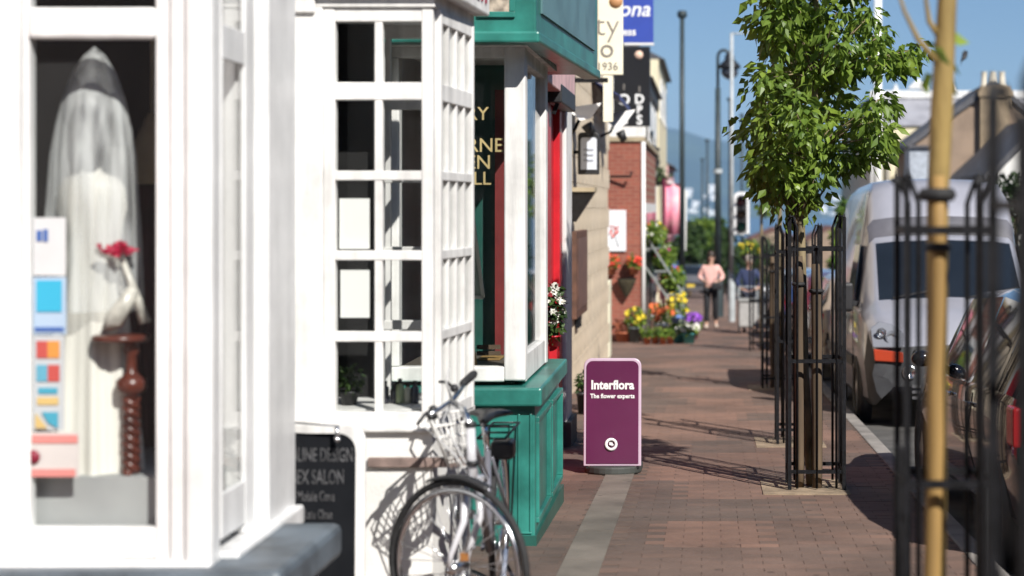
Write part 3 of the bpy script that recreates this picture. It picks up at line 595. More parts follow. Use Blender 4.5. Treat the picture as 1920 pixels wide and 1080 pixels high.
m.build('hopper_cone', BLACKM, hp); MB().box(-1.56, PX(1117,19.2), 18.98, 19.42, zt_+.002, zt_+.05).build('hopper_rim', mat('stone_rim', (.4,.33,.22), .8), hp)
def spot(name, a, py, Y, w, label):
    t = thing(name, P(a,py,Y), label, 'lamp', 'white lamps over the shop fronts'); c = P(a,py,Y)
    m = MB(); h = w*.55
    m.add([c+V((-w*.62,.1,.02)), c+V((w*.62,.1,h*.45)), c+V((w*.5,.3,h*.4)), c+V((-w*.5,.3,0)), c+V((-.02,-.16,-h*.75)), c+V((.1,-.1,-h*.6))], [(0,3,2,1),(0,1,5,4),(1,2,5),(2,3,4,5),(0,4,3)])
    m.build('lamp_hood', flat('white_enamel', (.85,.84,.82)), t)
    m = MB(); m.tube([c+V((0,.05,-.02)), c+V((-.1,.1,-.22)), V((-1.6,Y+.1,c.z-.3))], .02, 6); m.build('lamp_arm', IRON, t)
    m = MB(); m.cyl(c+V((.04,.02,-h*.95)), c+V((.1,.05,-h*1.5)), .07, .05); m.build('lamp_body', BLKPLAS, t); return t
spot('floodlight', 1093, 205, 19.5, .33, 'white hooded floodlight on the stone wall above the black-framed sign')
spot('floodlight', 1157, 218, 24.5, .42, 'white hooded floodlight beside the black vertical sign')
# cream projecting sign
cs = thing('cream_projecting_sign', P(1145,140,19), 'tall cream hanging sign with grey letters and 1936', 'sign')
MB().box(PX(1121,19), PX(1168,19), 19, 19.06, PZ(140,19), PZ(-160,19)).build('sign_board', flat('cream_sign', (.8,.77,.62)), cs, bevel=.006)
GREYL = flat('grey_letter', (.2,.18,.16))
text('ty', 'lettering', GREYL, .36, (PX(1139,19), 18.995, PZ(66,19)), cs, bold=-.006)
text('o', 'lettering', GREYL, .3, (PX(1138,19), 18.995, PZ(107,19)), cs)
text('1936', 'lettering', GREYL, .12, (PX(1139,19), 18.995, PZ(131,19)), cs)
MB().lathe([(.001,0),(.075,0),(.075,.008),(.001,.008)], (PX(1155,19), 18.998, PZ(2,19)), 18, ax=(V((1,0,0)),V((0,0,1)),V((0,-1,0)))).build('motif', flat('tan_motif', (.5,.26,.12)), cs)
MB().box(PX(1131,19), PX(1149,19), 19.01, 19.05, PZ(228,19), PZ(141,19)).build('sign_stem', flat('cream_sign', (.8,.77,.62)), cs)
MB().bar((-1.62,19.03,PZ(150,19)), (PX(1140,19),19.03,PZ(150,19)), .05).build('bracket', IRON, cs)
# blue sign
YB = 28.5; bs = thing('blue_projecting_sign', P(1195,82,YB), 'royal blue projecting sign with white italic lettering', 'sign')
MB().box(PX(1150,YB), PX(1225,YB), YB, YB+.1, PZ(80,YB), PZ(-60,YB)).build('sign_board', flat('royal_blue', (.025,.06,.36)), bs, bevel=.01)
WL = flat('white_letter', (.85,.85,.84))
text('ona', 'lettering', WL, .36, (PX(1189,YB), YB-.006, PZ(30,YB)), bs, shear=.25, bold=.004)
text('ess', 'lettering', WL, .18, (PX(1180,YB), YB-.006, PZ(66,YB)), bs, bold=.004)
MB().box(PX(1170,YB), PX(1226,YB), YB-.01, YB+.11, PZ(84,YB), PZ(80.5,YB)).build('sign_rail', flat('white_enamel', (.85,.84,.82)), bs)
MB().bar((-2.3,YB+.05,PZ(40,YB)), (PX(1152,YB),YB+.05,PZ(40,YB)), .06).build('bracket', IRON, bs)
YK2 = 31; ks = thing('black_projecting_sign', P(1185,237,YK2), 'tall black projecting sign with white vertical letters and a pale disc', 'sign')
MB().box(PX(1150,YK2), PX(1219,YK2), YK2, YK2+.12, PZ(237,YK2), PZ(87,YK2)).build('sign_board', flat('sign_black', (.012,.012,.014), .35), ks, bevel=.01)
for s, px, py, sz in (('O',1170,196,.27),('S',1172,232,.22),('I',1170,168,.14),('D',1199,194,.24),('P',1199,212,.2),('S',1199,233,.24),('I',1199,172,.14)):
    text(s, 'lettering', WL if sz > .15 else GREYL, sz, (PX(px,YK2), YK2-.006, PZ(py,YK2)), ks, bold=.006)
MB().lathe([(.001,0),(.075,0),(.075,.01),(.001,.01)], (PX(1198,YK2), YK2-.002, PZ(103,YK2)), 16, ax=(V((1,0,0)),V((0,0,1)),V((0,-1,0)))).build('disc', flat('peach_disc', (.8,.55,.42)), ks)
MB().bar((-2.3,YK2+.06,PZ(120,YK2)), (PX(1152,YK2),YK2+.06,PZ(120,YK2)), .06).build('bracket', IRON, ks)
bb = thing('shop_blind', P(1100,190,24), 'navy blue shop blind under the cream hanging sign', 'blind')
m = MB(); m.add([(-1.58,22.7,PZ(150,23)),(-1.58,25.4,PZ(150,23)),(-1.18,25.4,PZ(182,23)),(-1.18,22.7,PZ(182,23)),(-1.18,25.4,PZ(190,23)),(-1.18,22.7,PZ(190,23))], [(0,3,2,1),(3,5,4,2)]); o = m.build('canvas', flat('navy_canvas', (.04,.06,.2)), bb); sm_ = o.modifiers.new('s','SOLIDIFY'); sm_.thickness = .012
# cream board edge-on beside the pavement
YW = 27; gW = gz(YW); cw = thing('cream_advert_post', (PX(1136,YW), YW, gW), 'narrow upright cream advertising board with faded vertical lettering', 'sign')
MB().box(PX(1128,YW), PX(1143,YW), YW, YW+.5, gW, PZ(527,YW)).build('board', flat('pale_cream', (.78,.76,.58)), cw, bevel=.01)
MB().box(PX(1133,YW), PX(1138.5,YW), YW-.006, YW-.001, PZ(655,YW), PZ(560,YW)).build('lettering_strip', mat('faded_letter', (.45,.5,.4), .7, .4, 18, c2=(.75,.74,.55)), cw)
plant('potted_shrub', (PX(1092,17), 17, gz(17)), (.05,.06,.11), 160, .05, 'small green shrub in a black pot against the stone wall', (.06,.22), BLKPLAS, seed=12)

b5b = thing('recessed_shop', (-2.2, 27, gz(27)), 'pale recessed shop front between the stone wall and the brick florist', 'shop')
MB().box(-8,-2.2, 26.55, 32.9, gz(33), 5.0).build('wall', WPAINT, b5b)
f = MB().box(-2.2,-2.15, 27.4, 31.8, -.3, 1.7).build('window', WPAINT, b5b); MB().box(-2.16,-2.14, 27.5, 31.7, -.2, 1.6).build('pane', CARGLASS, f)
def brick_mat():
    m = bpy.data.materials.new('red_brick'); m.use_nodes = True; N = m.node_tree.nodes; L = m.node_tree.links; b = N['Principled BSDF']; b.inputs['Roughness'].default_value = .9
    tc = N.new('ShaderNodeTexCoord'); mp = N.new('ShaderNodeMapping'); mp.inputs['Rotation'].default_value = (math.radians(90),0,0); L.new(tc.outputs['Object'], mp.inputs[0])
    br = N.new('ShaderNodeTexBrick'); br.inputs['Scale'].default_value = 1; br.inputs['Brick Width'].default_value = .225; br.inputs['Row Height'].default_value = .075; br.inputs['Mortar Size'].default_value = .006
    br.inputs[1].default_value = (.29,.085,.055,1); br.inputs[2].default_value = (.22,.065,.045,1); br.inputs[3].default_value = (.3,.17,.12,1)
    L.new(mp.outputs[0], br.inputs[0]); L.new(br.outputs[0], b.inputs['Base Color'])
    bp = N.new('ShaderNodeBump'); bp.inputs['Strength'].default_value = .4; bp.inputs['Distance'].default_value = .01; bp.invert = True; L.new(br.outputs[1], bp.inputs['Height']); L.new(bp.outputs[0], b.inputs['Normal']); return m
BRICK = brick_mat()
YR = 33.0; gR = gz(YR); xbr = PX(1203, YR); zbr = PZ(265, YR)
b6 = thing('brick_florist', (xbr, YR, gR), 'red brick florist shop with a white corner pipe', 'shop')
MB().box(-8, xbr, YR, 41.5, gz(42), zbr).build('wall', BRICK, b6)
MB().box(-8.1, xbr+.06, YR-.05, 41.55, zbr, zbr+.09).build('coping', mat('stone_rim', (.4,.33,.22)), b6)
m = MB(); m.cyl((xbr+.035, YR-.02, gR), (xbr+.035, YR-.02, zbr-.01), .04, n=10); m.build('corner_pipe', flat('white_enamel', (.85,.84,.82)), b6)
f = MB().box(xbr, xbr+.04, 34, 40.5, gz(34)+.1, 1.6).build('shop_window', WPAINT, b6); MB().box(xbr+.02, xbr+.05, 34.2, 40.3, gz(34)+.3, 1.4).build('pane', CARGLASS, f)
m = MB(); m.tube([P(1130,331,YR-.03), P(1182,331,YR-.2), P(1184,322,YR-.2)], .025, 6); m.build('blind_arm', IRON, b6)
sg = thing('florist_wall_sign', P(1151,472,YR-.05), 'white square sign with a red flower drawing on the brick wall', 'sign')
MB().box(PX(1129,YR), PX(1174,YR), YR-.05, YR-.005, PZ(471,YR), PZ(394,YR)).build('sign_board', flat('sign_white', (.74,.76,.8)), sg, bevel=.006)
m = MB(); c = P(1151,432,YR-.06)
for k in range(9):
    a = k*2.4; r = .012 + .008*k; m.leaf(c + V((r*math.cos(a),-.003*k,r*math.sin(a)*1.2)), V((math.cos(a+1),-.1,math.sin(a+1))), V((-math.sin(a),.3,math.cos(a))), .07, .06, .5)
m.build('flower_print', REDF, sg); m = MB(); m.tube([c, c+V((.04,0,-.15)), c+V((.09,0,-.32))], .008, 5); m.build('stem_print', flat('grey_stem', (.3,.35,.35)), sg)
gf = 'flowers outside the florist'
plant('hanging_pot', P(1146,515,YR-.18), (.14,.12,.13), 160, .08, 'orange-red geranium in a wall pot under the white flower sign', (.1,.14), flat('terracotta', (.5,.15,.07)), (REDF, 20, .05), 'flower pot', gf, LEAF, 21)
plant('hanging_pot', P(1189,515,YR-.18), (.13,.12,.13), 150, .08, 'orange-red geranium in a wall pot beside the white corner pipe', (.1,.14), flat('terracotta', (.5,.15,.07)), (REDF, 20, .05), 'flower pot', gf, LEAF, 22)
hb = thing('wall_hayrack', P(1175,560,YR-.15), 'dark moss-lined wall basket hanging on the red brick', 'basket'); c = P(1175,522,YR-.15)
m = MB(); m.lathe([(.02,-.36),(.09,-.25),(.16,-.1),(.19,0),(.17,.01)], c, 14, 1, .7); m.build('moss_liner', mat('moss', (.05,.04,.02), .95, .3, 20, bump=.6), hb)
m = MB(); m.tube([c + V((.19*math.cos(a*.4), .13*math.sin(a*.4), 0)) for a in range(16)], .01, 5, closed=True); m.build('basket_rim', IRON, hb)
plant('flower_pot', (PX(1190,YR-.6), YR-.6, gz(YR-.6)), (.17,.15,.2), 200, .1, 'yellow daffodils in a tall grey pot by the brick corner', (.13,.3), flat('grey_pot', (.1,.12,.12)), (YELF, 14, .06), 'flower pot', gf, LEAF, 23)
plant('flower_pot', (PX(1168,YR-.5), YR-.5, gz(YR-.5)), (.2,.15,.12), 120, .09, 'low terracotta pot of reddish foliage at the foot of the brick wall', (.16,.2), flat('terracotta', (.5,.15,.07)), None, 'flower pot', gf, FLW('russet_leaf', (.25,.07,.03)), 24)

# staging of the florist: three steps falling towards the street
sg = thing('flower_staging', (xbr+.1, YR+.3, gR), 'stepped metal flower staging beside the brick florist wall', 'flower stand')
ALU = flat('pale_aluminium', (.25,.27,.26), .4)
steps = [(PX(1222,YR), 1.8), (PX(1240,YR), 1.35), (PX(1258,YR), .9)]
for (x, h) in steps:
    MB().box(x-.14, x+.14, YR+.3, YR+3.6, gR+h-.03, gR+h).build('shelf', ALU, sg); MB().box(x+.13, x+.15, YR+.3, YR+3.6, gR+h, gR+h+.07).build('shelf_lip', DKGREEN, sg)
for y in (YR+.3, YR+3.6):
    MB().bar((steps[0][0]-.17,y,gR+2.1), (steps[2][0]+.2,y,gR+.95), .04).build('side_rail', ALU, sg); MB().bar((steps[0][0]-.15,y,gR+1.45), (steps[2][0]+.2,y,gR+.45), .04).build('side_rail', ALU, sg)
    for x in (steps[0][0]-.15, steps[2][0]+.18): MB().bar((x,y,gR-.1), (x,y,gR+(2.1 if x < steps[1][0] else .98)), .035).build('leg', ALU, sg)
k = 30
spec = [(0,0,.0,WHITEF,'white'),(0,1,1.0,ORF,'orange'),(0,2,2.0,YELF,'yellow'),(1,0,.2,MAGF,'magenta'),(1,1,1.2,WHITEF,'white'),(1,2,2.3,PINK,'pink'),(2,0,.1,None,'green'),(2,1,1.1,REDF,'red'),(2,2,2.2,BLUF,'blue')]
lvl = ['top', 'middle', 'lowest']
for (s, j, dy, fm, nm) in spec:
    k += 1; x, h = steps[s]
    plant('plant_tray', (x, YR+.6+dy, gR+h+.002), (.19,.5,.2), 340, .11, 'tray of %s%s on the %s step of the flower staging' % (nm, ' bedding plants' if fm else ' foliage plants', lvl[s]), (.1,.1), BLKPLAS, (fm, 12, .045) if fm else None, 'plants', 'plant trays on the staging', LEAF, k)
WB = flat('white_bucket', (.75,.76,.76)); TEALW = flat('teal_wrap', (.08,.4,.42)); 
def bucket(px, py, Y, fm, nm, potm, potn, r=.14, h=.3, rad=(.2,.2,.2), seed=1, n=26):
    Yg = Y; return plant('flower_bucket', (PX(px,Yg), Yg, gz(Yg)), rad, 150, .1, '%s flowers in a %s on the pavement by the florist' % (nm, potn), (r,h), potm, (fm, n, .075), 'flower bucket', gf, LEAF, seed)
t = bucket(1238, 0, 32.6, ORF, 'orange-red', WB, 'white bucket', .15, .36, (.2,.2,.22), 51, 16)
t = bucket(1271, 0, 33.4, YELF, 'bright yellow and orange', flat('blue_bucket', (.15,.25,.6)), 'tall blue bucket', .13, .5, (.18,.18,.24), 52, 15)
t = bucket(1296, 0, 33.9, PURF, 'purple', flat('mauve_wrap', (.45,.12,.25)), 'pink wrapped pot', .17, .22, (.2,.2,.16), 53, 20)
t = bucket(1272, 0, 32.2, WHITEF, 'white and green', TEALW, 'teal wrapped pot', .13, .18, (.16,.16,.1), 54, 10)
t = bucket(1292, 0, 32.0, WHITEF, 'Pale', TEALW, 'teal pot nearest the kerb', .13, .2, (.15,.16,.1), 55, 10)
for j, px in enumerate((1213, 1228, 1243, 1257)):
    plant('herb_pot', (PX(px,31.6), 31.6+.1*(j % 2), gz(31.6)), (.085,.1,.1), 110, .07, 'small terracotta pot of grey-green herbs, %s from the white corner pipe' % ('first','second','third','fourth')[j], (.07,.13), flat('terracotta', (.5,.15,.07)), None, 'plant pot', 'herb pots in front of the staging', LEAF, 60+j)

# pink banner, poles, hanging lamps, terraces further down
YN = 46; pb = thing('pink_banner', (PX(1262,YN), YN, gz(YN)), 'pink vertical fabric banner on a maroon pole', 'banner')
m = MB(); m.cyl((PX(1244,YN),YN,gz(YN)), (PX(1244,YN),YN,PZ(335,YN)), .05, n=8); m.build('pole', flat('maroon_metal', (.16,.01,.04)), pb)
m = MB(); n = 8; m.add([(PX(1248+3.8*i,YN), YN+.03*math.sin(i*1.2), PZ(py,YN)) for py in (440,345) for i in range(n+1)], [(i,i+1,n+2+i,n+1+i) for i in range(n)], True); o = m.build('cloth', mat('pink_cloth', (.8,.2,.33), .8, .12, 2, c2=(.85,.5,.5)), pb); o.modifiers.new('s','SOLIDIFY').thickness = .012
MB().bar(P(1244,346,YN), P(1279,346,YN), .04).build('banner_arm', flat('maroon_metal', (.16,.01,.04)), pb)
wf = thing('white_feather_flag', (PX(1284,50), 50, gz(50)), 'narrow white feather flag behind the pink banner', 'flag')
m = MB(); m.prism([P(1281,470,50),P(1286,470,50),P(1288,360,50),P(1283,352,50),P(1280,365,50)], (0,.03,0)); m.build('cloth', PAPER, wf); m = MB(); m.cyl((PX(1281,50),50,gz(50)), P(1282,352,50), .02, n=6); m.build('pole', BLKPLAS, wf)

def terrace(name, label, y0, y1, X, h, wallm, beams=False, roofm=None, chim=True, wins=True):
    g = gz(y1); t = thing(name, (X, y0, gz(y0)), label, 'building'); zt = gz(y0) + h
    MB().box(X-6, X, y0+.01, y1-.01, g-.2, zt).build('wall', wallm, t)
    m = MB(); m.prism([(X+.18,y0,zt-.05),(X-6.2,y0,zt-.05),(X-3,y0,zt+1.6)], (0,y1-y0,0)); r = m.build('roof', roofm or mat('slate_roof', (.09,.09,.1), .7, .2, 4), t)
    if chim: MB().box(X-3.4, X-2.6, y1-1.2, y1-.5, zt+1, zt+2.6).build('chimney', BRICK, r)
    if beams:
        bm = flat('black_beam', (.03,.028,.027))
        for z in (zt-.35, zt-2.1): MB().box(X, X+.06, y0-.02, y1, z, z+.26).build('beam', bm, t)
        k = y0 + .02
        while k < y1: MB().box(X, X+.05, k, k+.2, zt-2.1+.26, zt-.35).build('post_beam', bm, t); k += 2.35
    if wins:
        k = y0 + 1.2
        while k < y1 - 1.5:
            f = MB().box(X, X+.05, k, k+1.1, zt-1.75, zt-.55).build('window', WPAINT, t); MB().box(X+.02, X+.06, k+.1, k+1.0, zt-1.65, zt-.65).build('pane', CARGLASS, f); k += 2.4
        f = MB().box(X, X+.05, y0+.6, y1-.6, gz(y0)+.4, gz(y0)+2.4).build('shop_window', mat('shop_timber', (.15,.04,.05), .5), t); MB().box(X+.02, X+.07, y0+.8, y1-.8, gz(y0)+.7, gz(y0)+2.2).build('pane', CARGLASS, f)
    return t
terrace('timber_framed_shop', 'white rendered shop with black timber beams beyond the florist', 41.6, 50.5, -1.55, 6.1, WPAINT, True)
terrace('cream_terrace', 'cream rendered terrace house with chimney past the timbered shop', 50.5, 60, -1.5, 7.6, CREAM)
terrace('pink_terrace', 'pink shop at the far end of the row behind the pink banner', 60, 70, -1.45, 5.0, mat('pink_shop_render', (.7,.4,.42), .8), chim=False)
for k, (px, py, Y, lab) in enumerate(((1222, 300, 44, 'black hanging lantern on the black and white timbered shop'), (1233, 335, 47, 'dark hanging flower basket on the timbered shop'))):
    t = thing('hanging_lantern' if k == 0 else 'hanging_basket', P(px,py,Y), lab, 'lantern' if k == 0 else 'basket'); c = P(px,py,Y)
    m = MB(); m.tube([V((-1.55,Y,c.z+.7)), c+V((0,0,.75)), c+V((.05,0,.4))], .025, 6); m.build('bracket', IRON, t)
    if k == 0:
        m = MB(); m.lathe([(.03,.4),(.2,.3),(.22,.26),(.17,.22),(.12,-.2),(.03,-.25)], c, 8); m.build('lantern_body', BLACKM, t)
    else:
        m = MB(); m.lathe([(.03,-.2),(.2,-.1),(.27,.05)], c, 12); m.build('basket_bowl', BLACKM, t); m = MB(); m.clump(c + V((0,0,.1)), (.35,.3,.25), 160, .12); m.build('leaves', LEAFD, t, stuff=True)

# ------------------------------------------------------------------ shopfront sign on the pavement
YA = 12.15; gA = gz(YA); sA = F/YA
ab = thing('pavement_sign', (PX(1148,YA), YA, gA), 'purple Interflora pavement sign with rounded top on a dark base', 'sign')
zA0 = PZ(874,YA); zA1 = PZ(673,YA)
PURP = mat('purple_panel', (.115,.022,.07), .18, .06, 2, coat=.4)
m = MB(); m.prism(rrect(PX(1094,YA), PX(1202,YA), zA0, zA1, .055, YA, tilt=.06), (0,.03,0)); m.build('sign_frame', flat('lilac_frame', (.55,.42,.52), .35), ab, bevel=.006)
m = MB(); m.prism(rrect(PX(1099,YA), PX(1197,YA), zA0+.018, zA1-.018, .045, YA-.004, tilt=.06), (0,.006,0)); m.build('sign_panel', PURP, ab)
def onsign(s, py, sz, bold, sx=1, px=1148, spacing=1): text(s, 'lettering', WL, sz, (PX(px,YA), YA-.008+.06*(PZ(py,YA)-zA0), PZ(py,YA)), ab, bold=bold, sx=sx, spacing=spacing)
onsign('Interflora', 730, .088, .003, .92); onsign('The flower experts', 747, .044, .0012, .92)
m = MB(); cL = V((PX(1146,YA), YA-.012+.06*(PZ(833,YA)-zA0), PZ(833,YA))); ax = (V((1,0,0)),V((0,.06,1)).normalized(),V((0,-1,.06)).normalized())
m.lathe([(.026,0),(.045,0),(.045,.004),(.026,.004),(.026,0)], cL, 24, ax=ax); m.leaf(cL+V((-.012,-.006,.018)), V((.7,0,-.8)), V((1,0,.8)), .034, .03, .5); m.leaf(cL+V((.02,-.006,-.004)), V((-1,0,.2)), V((0,0,1)), .03, .02, .5)
m.build('emblem', WL, ab)
m = MB(); bw = PX(1202,YA)-PX(1094,YA)
pts = [V((PX(1097,YA), YA, 0)), V((PX(1199,YA), YA, 0))]
arc = [(PX(1148,YA) + bw*.5*math.cos(math.pi*(1+i/14)), YA+.12 + .2*math.sin(math.pi*(1+i/14))) for i in range(15)] + [(PX(1148,YA)+bw*.5, YA+.34), (PX(1148,YA)-bw*.5, YA+.34)]
m.prism([V((x, y, gz(y)+.001)) for x, y in arc], (0,0,.055)); m.build('base', mat('dark_rubber_base', (.05,.055,.05), .7, .2, 6), ab, bevel=.012)
for x in (PX(1105,YA), PX(1191,YA)): MB().cyl((x, YA+.02, gA+.05), (x, YA+.02, zA0+.005), .012, n=8).build('spring', CHROME, ab)
MB().box(PX(1098,YA), PX(1198,YA), YA+.014, YA+.026, gA+.04, zA0+.004).build('skirt', BLKPLAS, ab)

# ------------------------------------------------------------------ bicycle (its fork is turned right round to the wall)
hub = P(858, 1064, 6.6); WR = .345
bike = thing('bicycle', (hub.x, 6.9, gz(6.6)), 'silver city bicycle with white wire basket parked against the white wall', 'bicycle')
head = V((-.86, .51, 0)); head.normalize(); lat = V((.51, .86, 0)).normalized()
def wheel2(c, h, parent, refl=None):
    l = V((-h.y, h.x, 0)); up = V((0,0,1)); n = 48; r = WR
    def ring(rad): return [c + (h*math.cos(2*math.pi*i/n) + up*math.sin(2*math.pi*i/n))*rad for i in range(n)]
    w = MB().tube(ring(r-.014), .0145, 8, True).build('wheel', RUBBER, parent)
    MB().tube(ring(r-.047), .013, 6, True).build('rim', CHROME, w)
    m = MB()
    for i in range(28):
        a = 2*math.pi*i/28; sd = .03 if i % 2 else -.03; a2 = a + (.9 if i % 4 < 2 else -.9)
        m.tube([c + l*sd + (h*math.cos(a2)+up*math.sin(a2))*.02, c + (h*math.cos(a)+up*math.sin(a))*(r-.045)], .0018, 4)
    m.build('spokes', CHROME, w, stuff=True)
    m = MB(); m.cyl(c-l*.05, c+l*.05, .022, n=12); m.cyl(c-l*.065, c+l*.065, .008); m.build('hub', CHROME, w)
    if refl is not None:
        MB().box(refl.x-.016, refl.x+.016, refl.y-.006, refl.y+.006, refl.z-.015, refl.z+.015).build('reflector', flat('amber_reflector', (.3,.13,.04), .3), w)
    return w
up = V((0,0,1))
wheel2(hub, head, bike, hub + head*-.05 + up*.05 + lat*-.02)
crown = hub + up*.40 + head*-.05; htop = P(881, 806, 6.72)
crown = V((PX(886,6.68), 6.68, PZ(900,6.68))); htop = V((PX(882,6.72), 6.72, PZ(800,6.72)))
WHT = mat('silver_frame_paint', (.68,.68,.71), .25, .05, 4, metal=.2, coat=.6)
m = MB()
for s in (-1, 1):
    m.tube([crown + lat*.045*s, crown + lat*.05*s + (hub-crown)*.45 + head*-.03, hub + lat*.055*s + up*.06 + head*-.012, hub + lat*.055*s], [.015,.014,.011,.01], 8)
m.tube([crown + lat*.06, crown - lat*.06], .016, 8); m.build('fork', WHT, bike)
m = MB(); m.cyl(crown + up*.0, htop, .019, n=12); m.build('head_tube', WHT, bike)
for a_, b2_ in ((htop, htop + up*.018), (htop - up*.1, htop - up*.085), (crown + up*.06, crown + up*.075)): MB().cyl(a_, b2_, .024, n=12).build('headset_cup', BLKPLAS, bike)
# mudguard
m = MB(); r0 = WR+.012; arc = []
for i in range(15):
    a = math.radians(66 + i*3.6); arc.append(hub + (head*math.cos(a) + up*math.sin(a))*r0)
vs = []
for p in arc:
    o_ = (p - hub).normalized(); vs += [p - lat*.024 - o_*.012, p - lat*.014 , p + lat*.014, p + lat*.024 - o_*.012]
m.add(vs, [(4*i+k, 4*i+k+1, 4*i+k+5, 4*i+k+4) for i in range(14) for k in range(3)], True); o = m.build('mudguard', BLKPLAS, bike); o.modifiers.new('s','SOLIDIFY').thickness = .002
# stem, bars, grips, levers, lamp
stem = htop + up*.12; bc = P(846, 752, 6.95)
m = MB(); m.tube([htop, htop + (bc-htop)*.35 + up*.03, bc], .013, 8); m.build('stem', CHROME, bike)
eL, eR = P(806, 778, 6.8), P(872, 716, 7.2); gL, gRr = P(797,786,6.84), P(890, 700, 7.32)
m = MB(); m.tube([eL, P(822,768,6.86), bc, P(860,735,7.08), eR], .011, 8); m.build('handlebar', CHROME, bike)
for a, b_ in ((eL, gL + V((.02,.1,.0))), (eR - (gRr-eR)*.3, gRr)):
    m = MB(); m.tube([a, a+(b_-a)*.1, a+(b_-a)*.9, b_], [.014,.017,.018,.014], 8); m.build('grip', RUBBER, bike)
for p, d in ((P(812,768,6.84), V((-.05,-.08,-.05))), (P(852,728,7.06), V((-.06,-.03,.03)))):
    m = MB(); m.tube([p, p + d*.5 + up*.012, p + d], .007, 6); m.ball(p, .018); m.build('brake_lever', BLKPLAS, bike)
m = MB(); m.tube([P(846,748,7.0), P(836,715,6.98), P(842,690,7.0)], .005, 5); m.tube([P(815,768,6.85), P(796,800,6.8), P(850,850,6.7), crown], .0035, 5); m.tube([P(855,735,7.05), P(830,790,6.85), P(868,860,6.68), crown + up*.02], .0035, 5); m.build('cables', flat('pale_cable', (.5,.5,.5)), bike)
# basket: tapered white wire basket left of the head tube
bk_ = MB(); cb_ = [P(800,778,6.93), P(868,770,7.18), P(884,790,6.93), P(815,800,6.72)]
bot = [P(838,868,6.95), P(880,862,7.06), P(886,872,6.9), P(846,880,6.82)]
def lerp(a, b, t): return a + (b-a)*t
for j in range(5):
    t = j/4.; ringp = [lerp(cb_[i], bot[i], t) for i in range(4)]
    bk_.tube([lerp(ringp[i], ringp[(i+1) % 4], u/4.) for i in range(4) for u in range(4)], .0032 if j else .006, 5, True)
for i in range(4):
    for u in range(7):
        bk_.tube([lerp(cb_[i], cb_[(i+1) % 4], u/7.), lerp(bot[i], bot[(i+1) % 4], u/7.)], .003, 4)
for u in range(6): bk_.tube([lerp(bot[0], bot[1], u/5.), lerp(bot[3], bot[2], u/5.)], .003, 4)
bk_.build('basket', flat('white_wire', (.8,.79,.76), .4), bike)
# frame behind
rh = V((-.945, 7.68, gz(7.68)+WR)); fd = (V((rh.x, rh.y, 0)) - V((crown.x, crown.y, 0))).normalized()
wheel2(rh, fd, bike)
bb_ = V((-.93, 7.22, gz(7.22)+.29)); seat_t = P(914, 845, 7.35); 
m = MB(); m.tube([htop - up*.04, seat_t + V((0,-.02,-.12))], .015, 8); m.tube([crown + up*.06, bb_], .019, 8); m.tube([bb_, seat_t], .015, 8)
for s in (-.05, .05):
    m.tube([bb_ + V((s*.6,0,0)), rh + V((s,0,0))], .009, 6); m.tube([seat_t + V((s*.4,0,-.03)), rh + V((s,0,0))], .008, 6)
m.build('frame', mat('dark_grey_frame', (.2,.2,.23), .3, .05, 4, metal=.3, coat=.5), bike)
m = MB(); m.tube([seat_t, P(908,800,7.3)], .0135, 8); m.build('seat_post', CHROME, bike)
sp = P(914, 790, 7.3); m = MB(); prof = []
for i, (y, w, h) in enumerate([(-.15,.012,.0),(-.1,.03,.012),(0,.04,.014),(.06,.075,.016),(.11,.1,.014),(.14,.09,.008)]):
    prof.append([sp + V((w*math.cos(a), y, .01 + h + .018*math.sin(a))) for a in [i2*2*math.pi/12 for i2 in range(12)]])
m.add([p for r_ in prof for p in r_], [(i*12+k2, i*12+(k2+1) % 12, (i+1)*12+(k2+1) % 12, (i+1)*12+k2) for i in range(5) for k2 in range(12)] + [tuple(range(12)), tuple(range(60,72))], True)
m.build('saddle', mat('black_vinyl', (.015,.015,.017), .4), bike)
m = MB(); cc = bb_ + V((.05,0,0)); m.lathe([(.03,0),(.09,0),(.09,.004),(.03,.004)], cc, 24, ax=(V((0,1,0)),V((0,0,1)),V((1,0,0)))); m.build('chainring', CHROME, bike)
MB().bar(cc + V((.02,0,0)), cc + V((.02,-.1,-.13)), .018, .01).build('crank_arm', CHROME, bike); MB().bar(cc + V((-.12,0,0)), cc + V((-.12,.1,.13)), .018, .01).build('crank_arm', CHROME, bike)
for p in (cc + V((.06,-.1,-.13)), cc + V((-.17,.1,.13))): MB().box(p.x-.04, p.x+.04, p.y-.045, p.y+.045, p.z-.012, p.z+.012).build('pedal', BLKPLAS, bike)
m = MB(); ztr = rh.z + WR + .06
for s in (-.06, .06): m.tube([(rh.x+s, 7.4, ztr), (rh.x+s, 7.95, ztr)], .006, 5); m.tube([(rh.x+s, 7.8, ztr), (rh.x+s*.9, 7.68, rh.z)], .005, 5)
for y in (7.4, 7.6, 7.8, 7.95): m.tube([(rh.x-.06, y, ztr), (rh.x+.06, y, ztr)], .005, 5)
m.build('carrier_rack', BLKPLAS, bike)
p = P(940, 850, 7.45); MB().box(p.x-.05, p.x+.05, p.y, p.y+.14, p.z-.03, p.z+.05).build('saddle_bag', mat('black_vinyl', (.015,.015,.017), .4), bike, bevel=.015)
m = MB(); m.tube([bb_ + V((.02,.1,0)), (bb_.x+.14, bb_.y+.2, gz(7.4)+.003)], .008, 6); m.build('kickstand', BLKPLAS, bike)

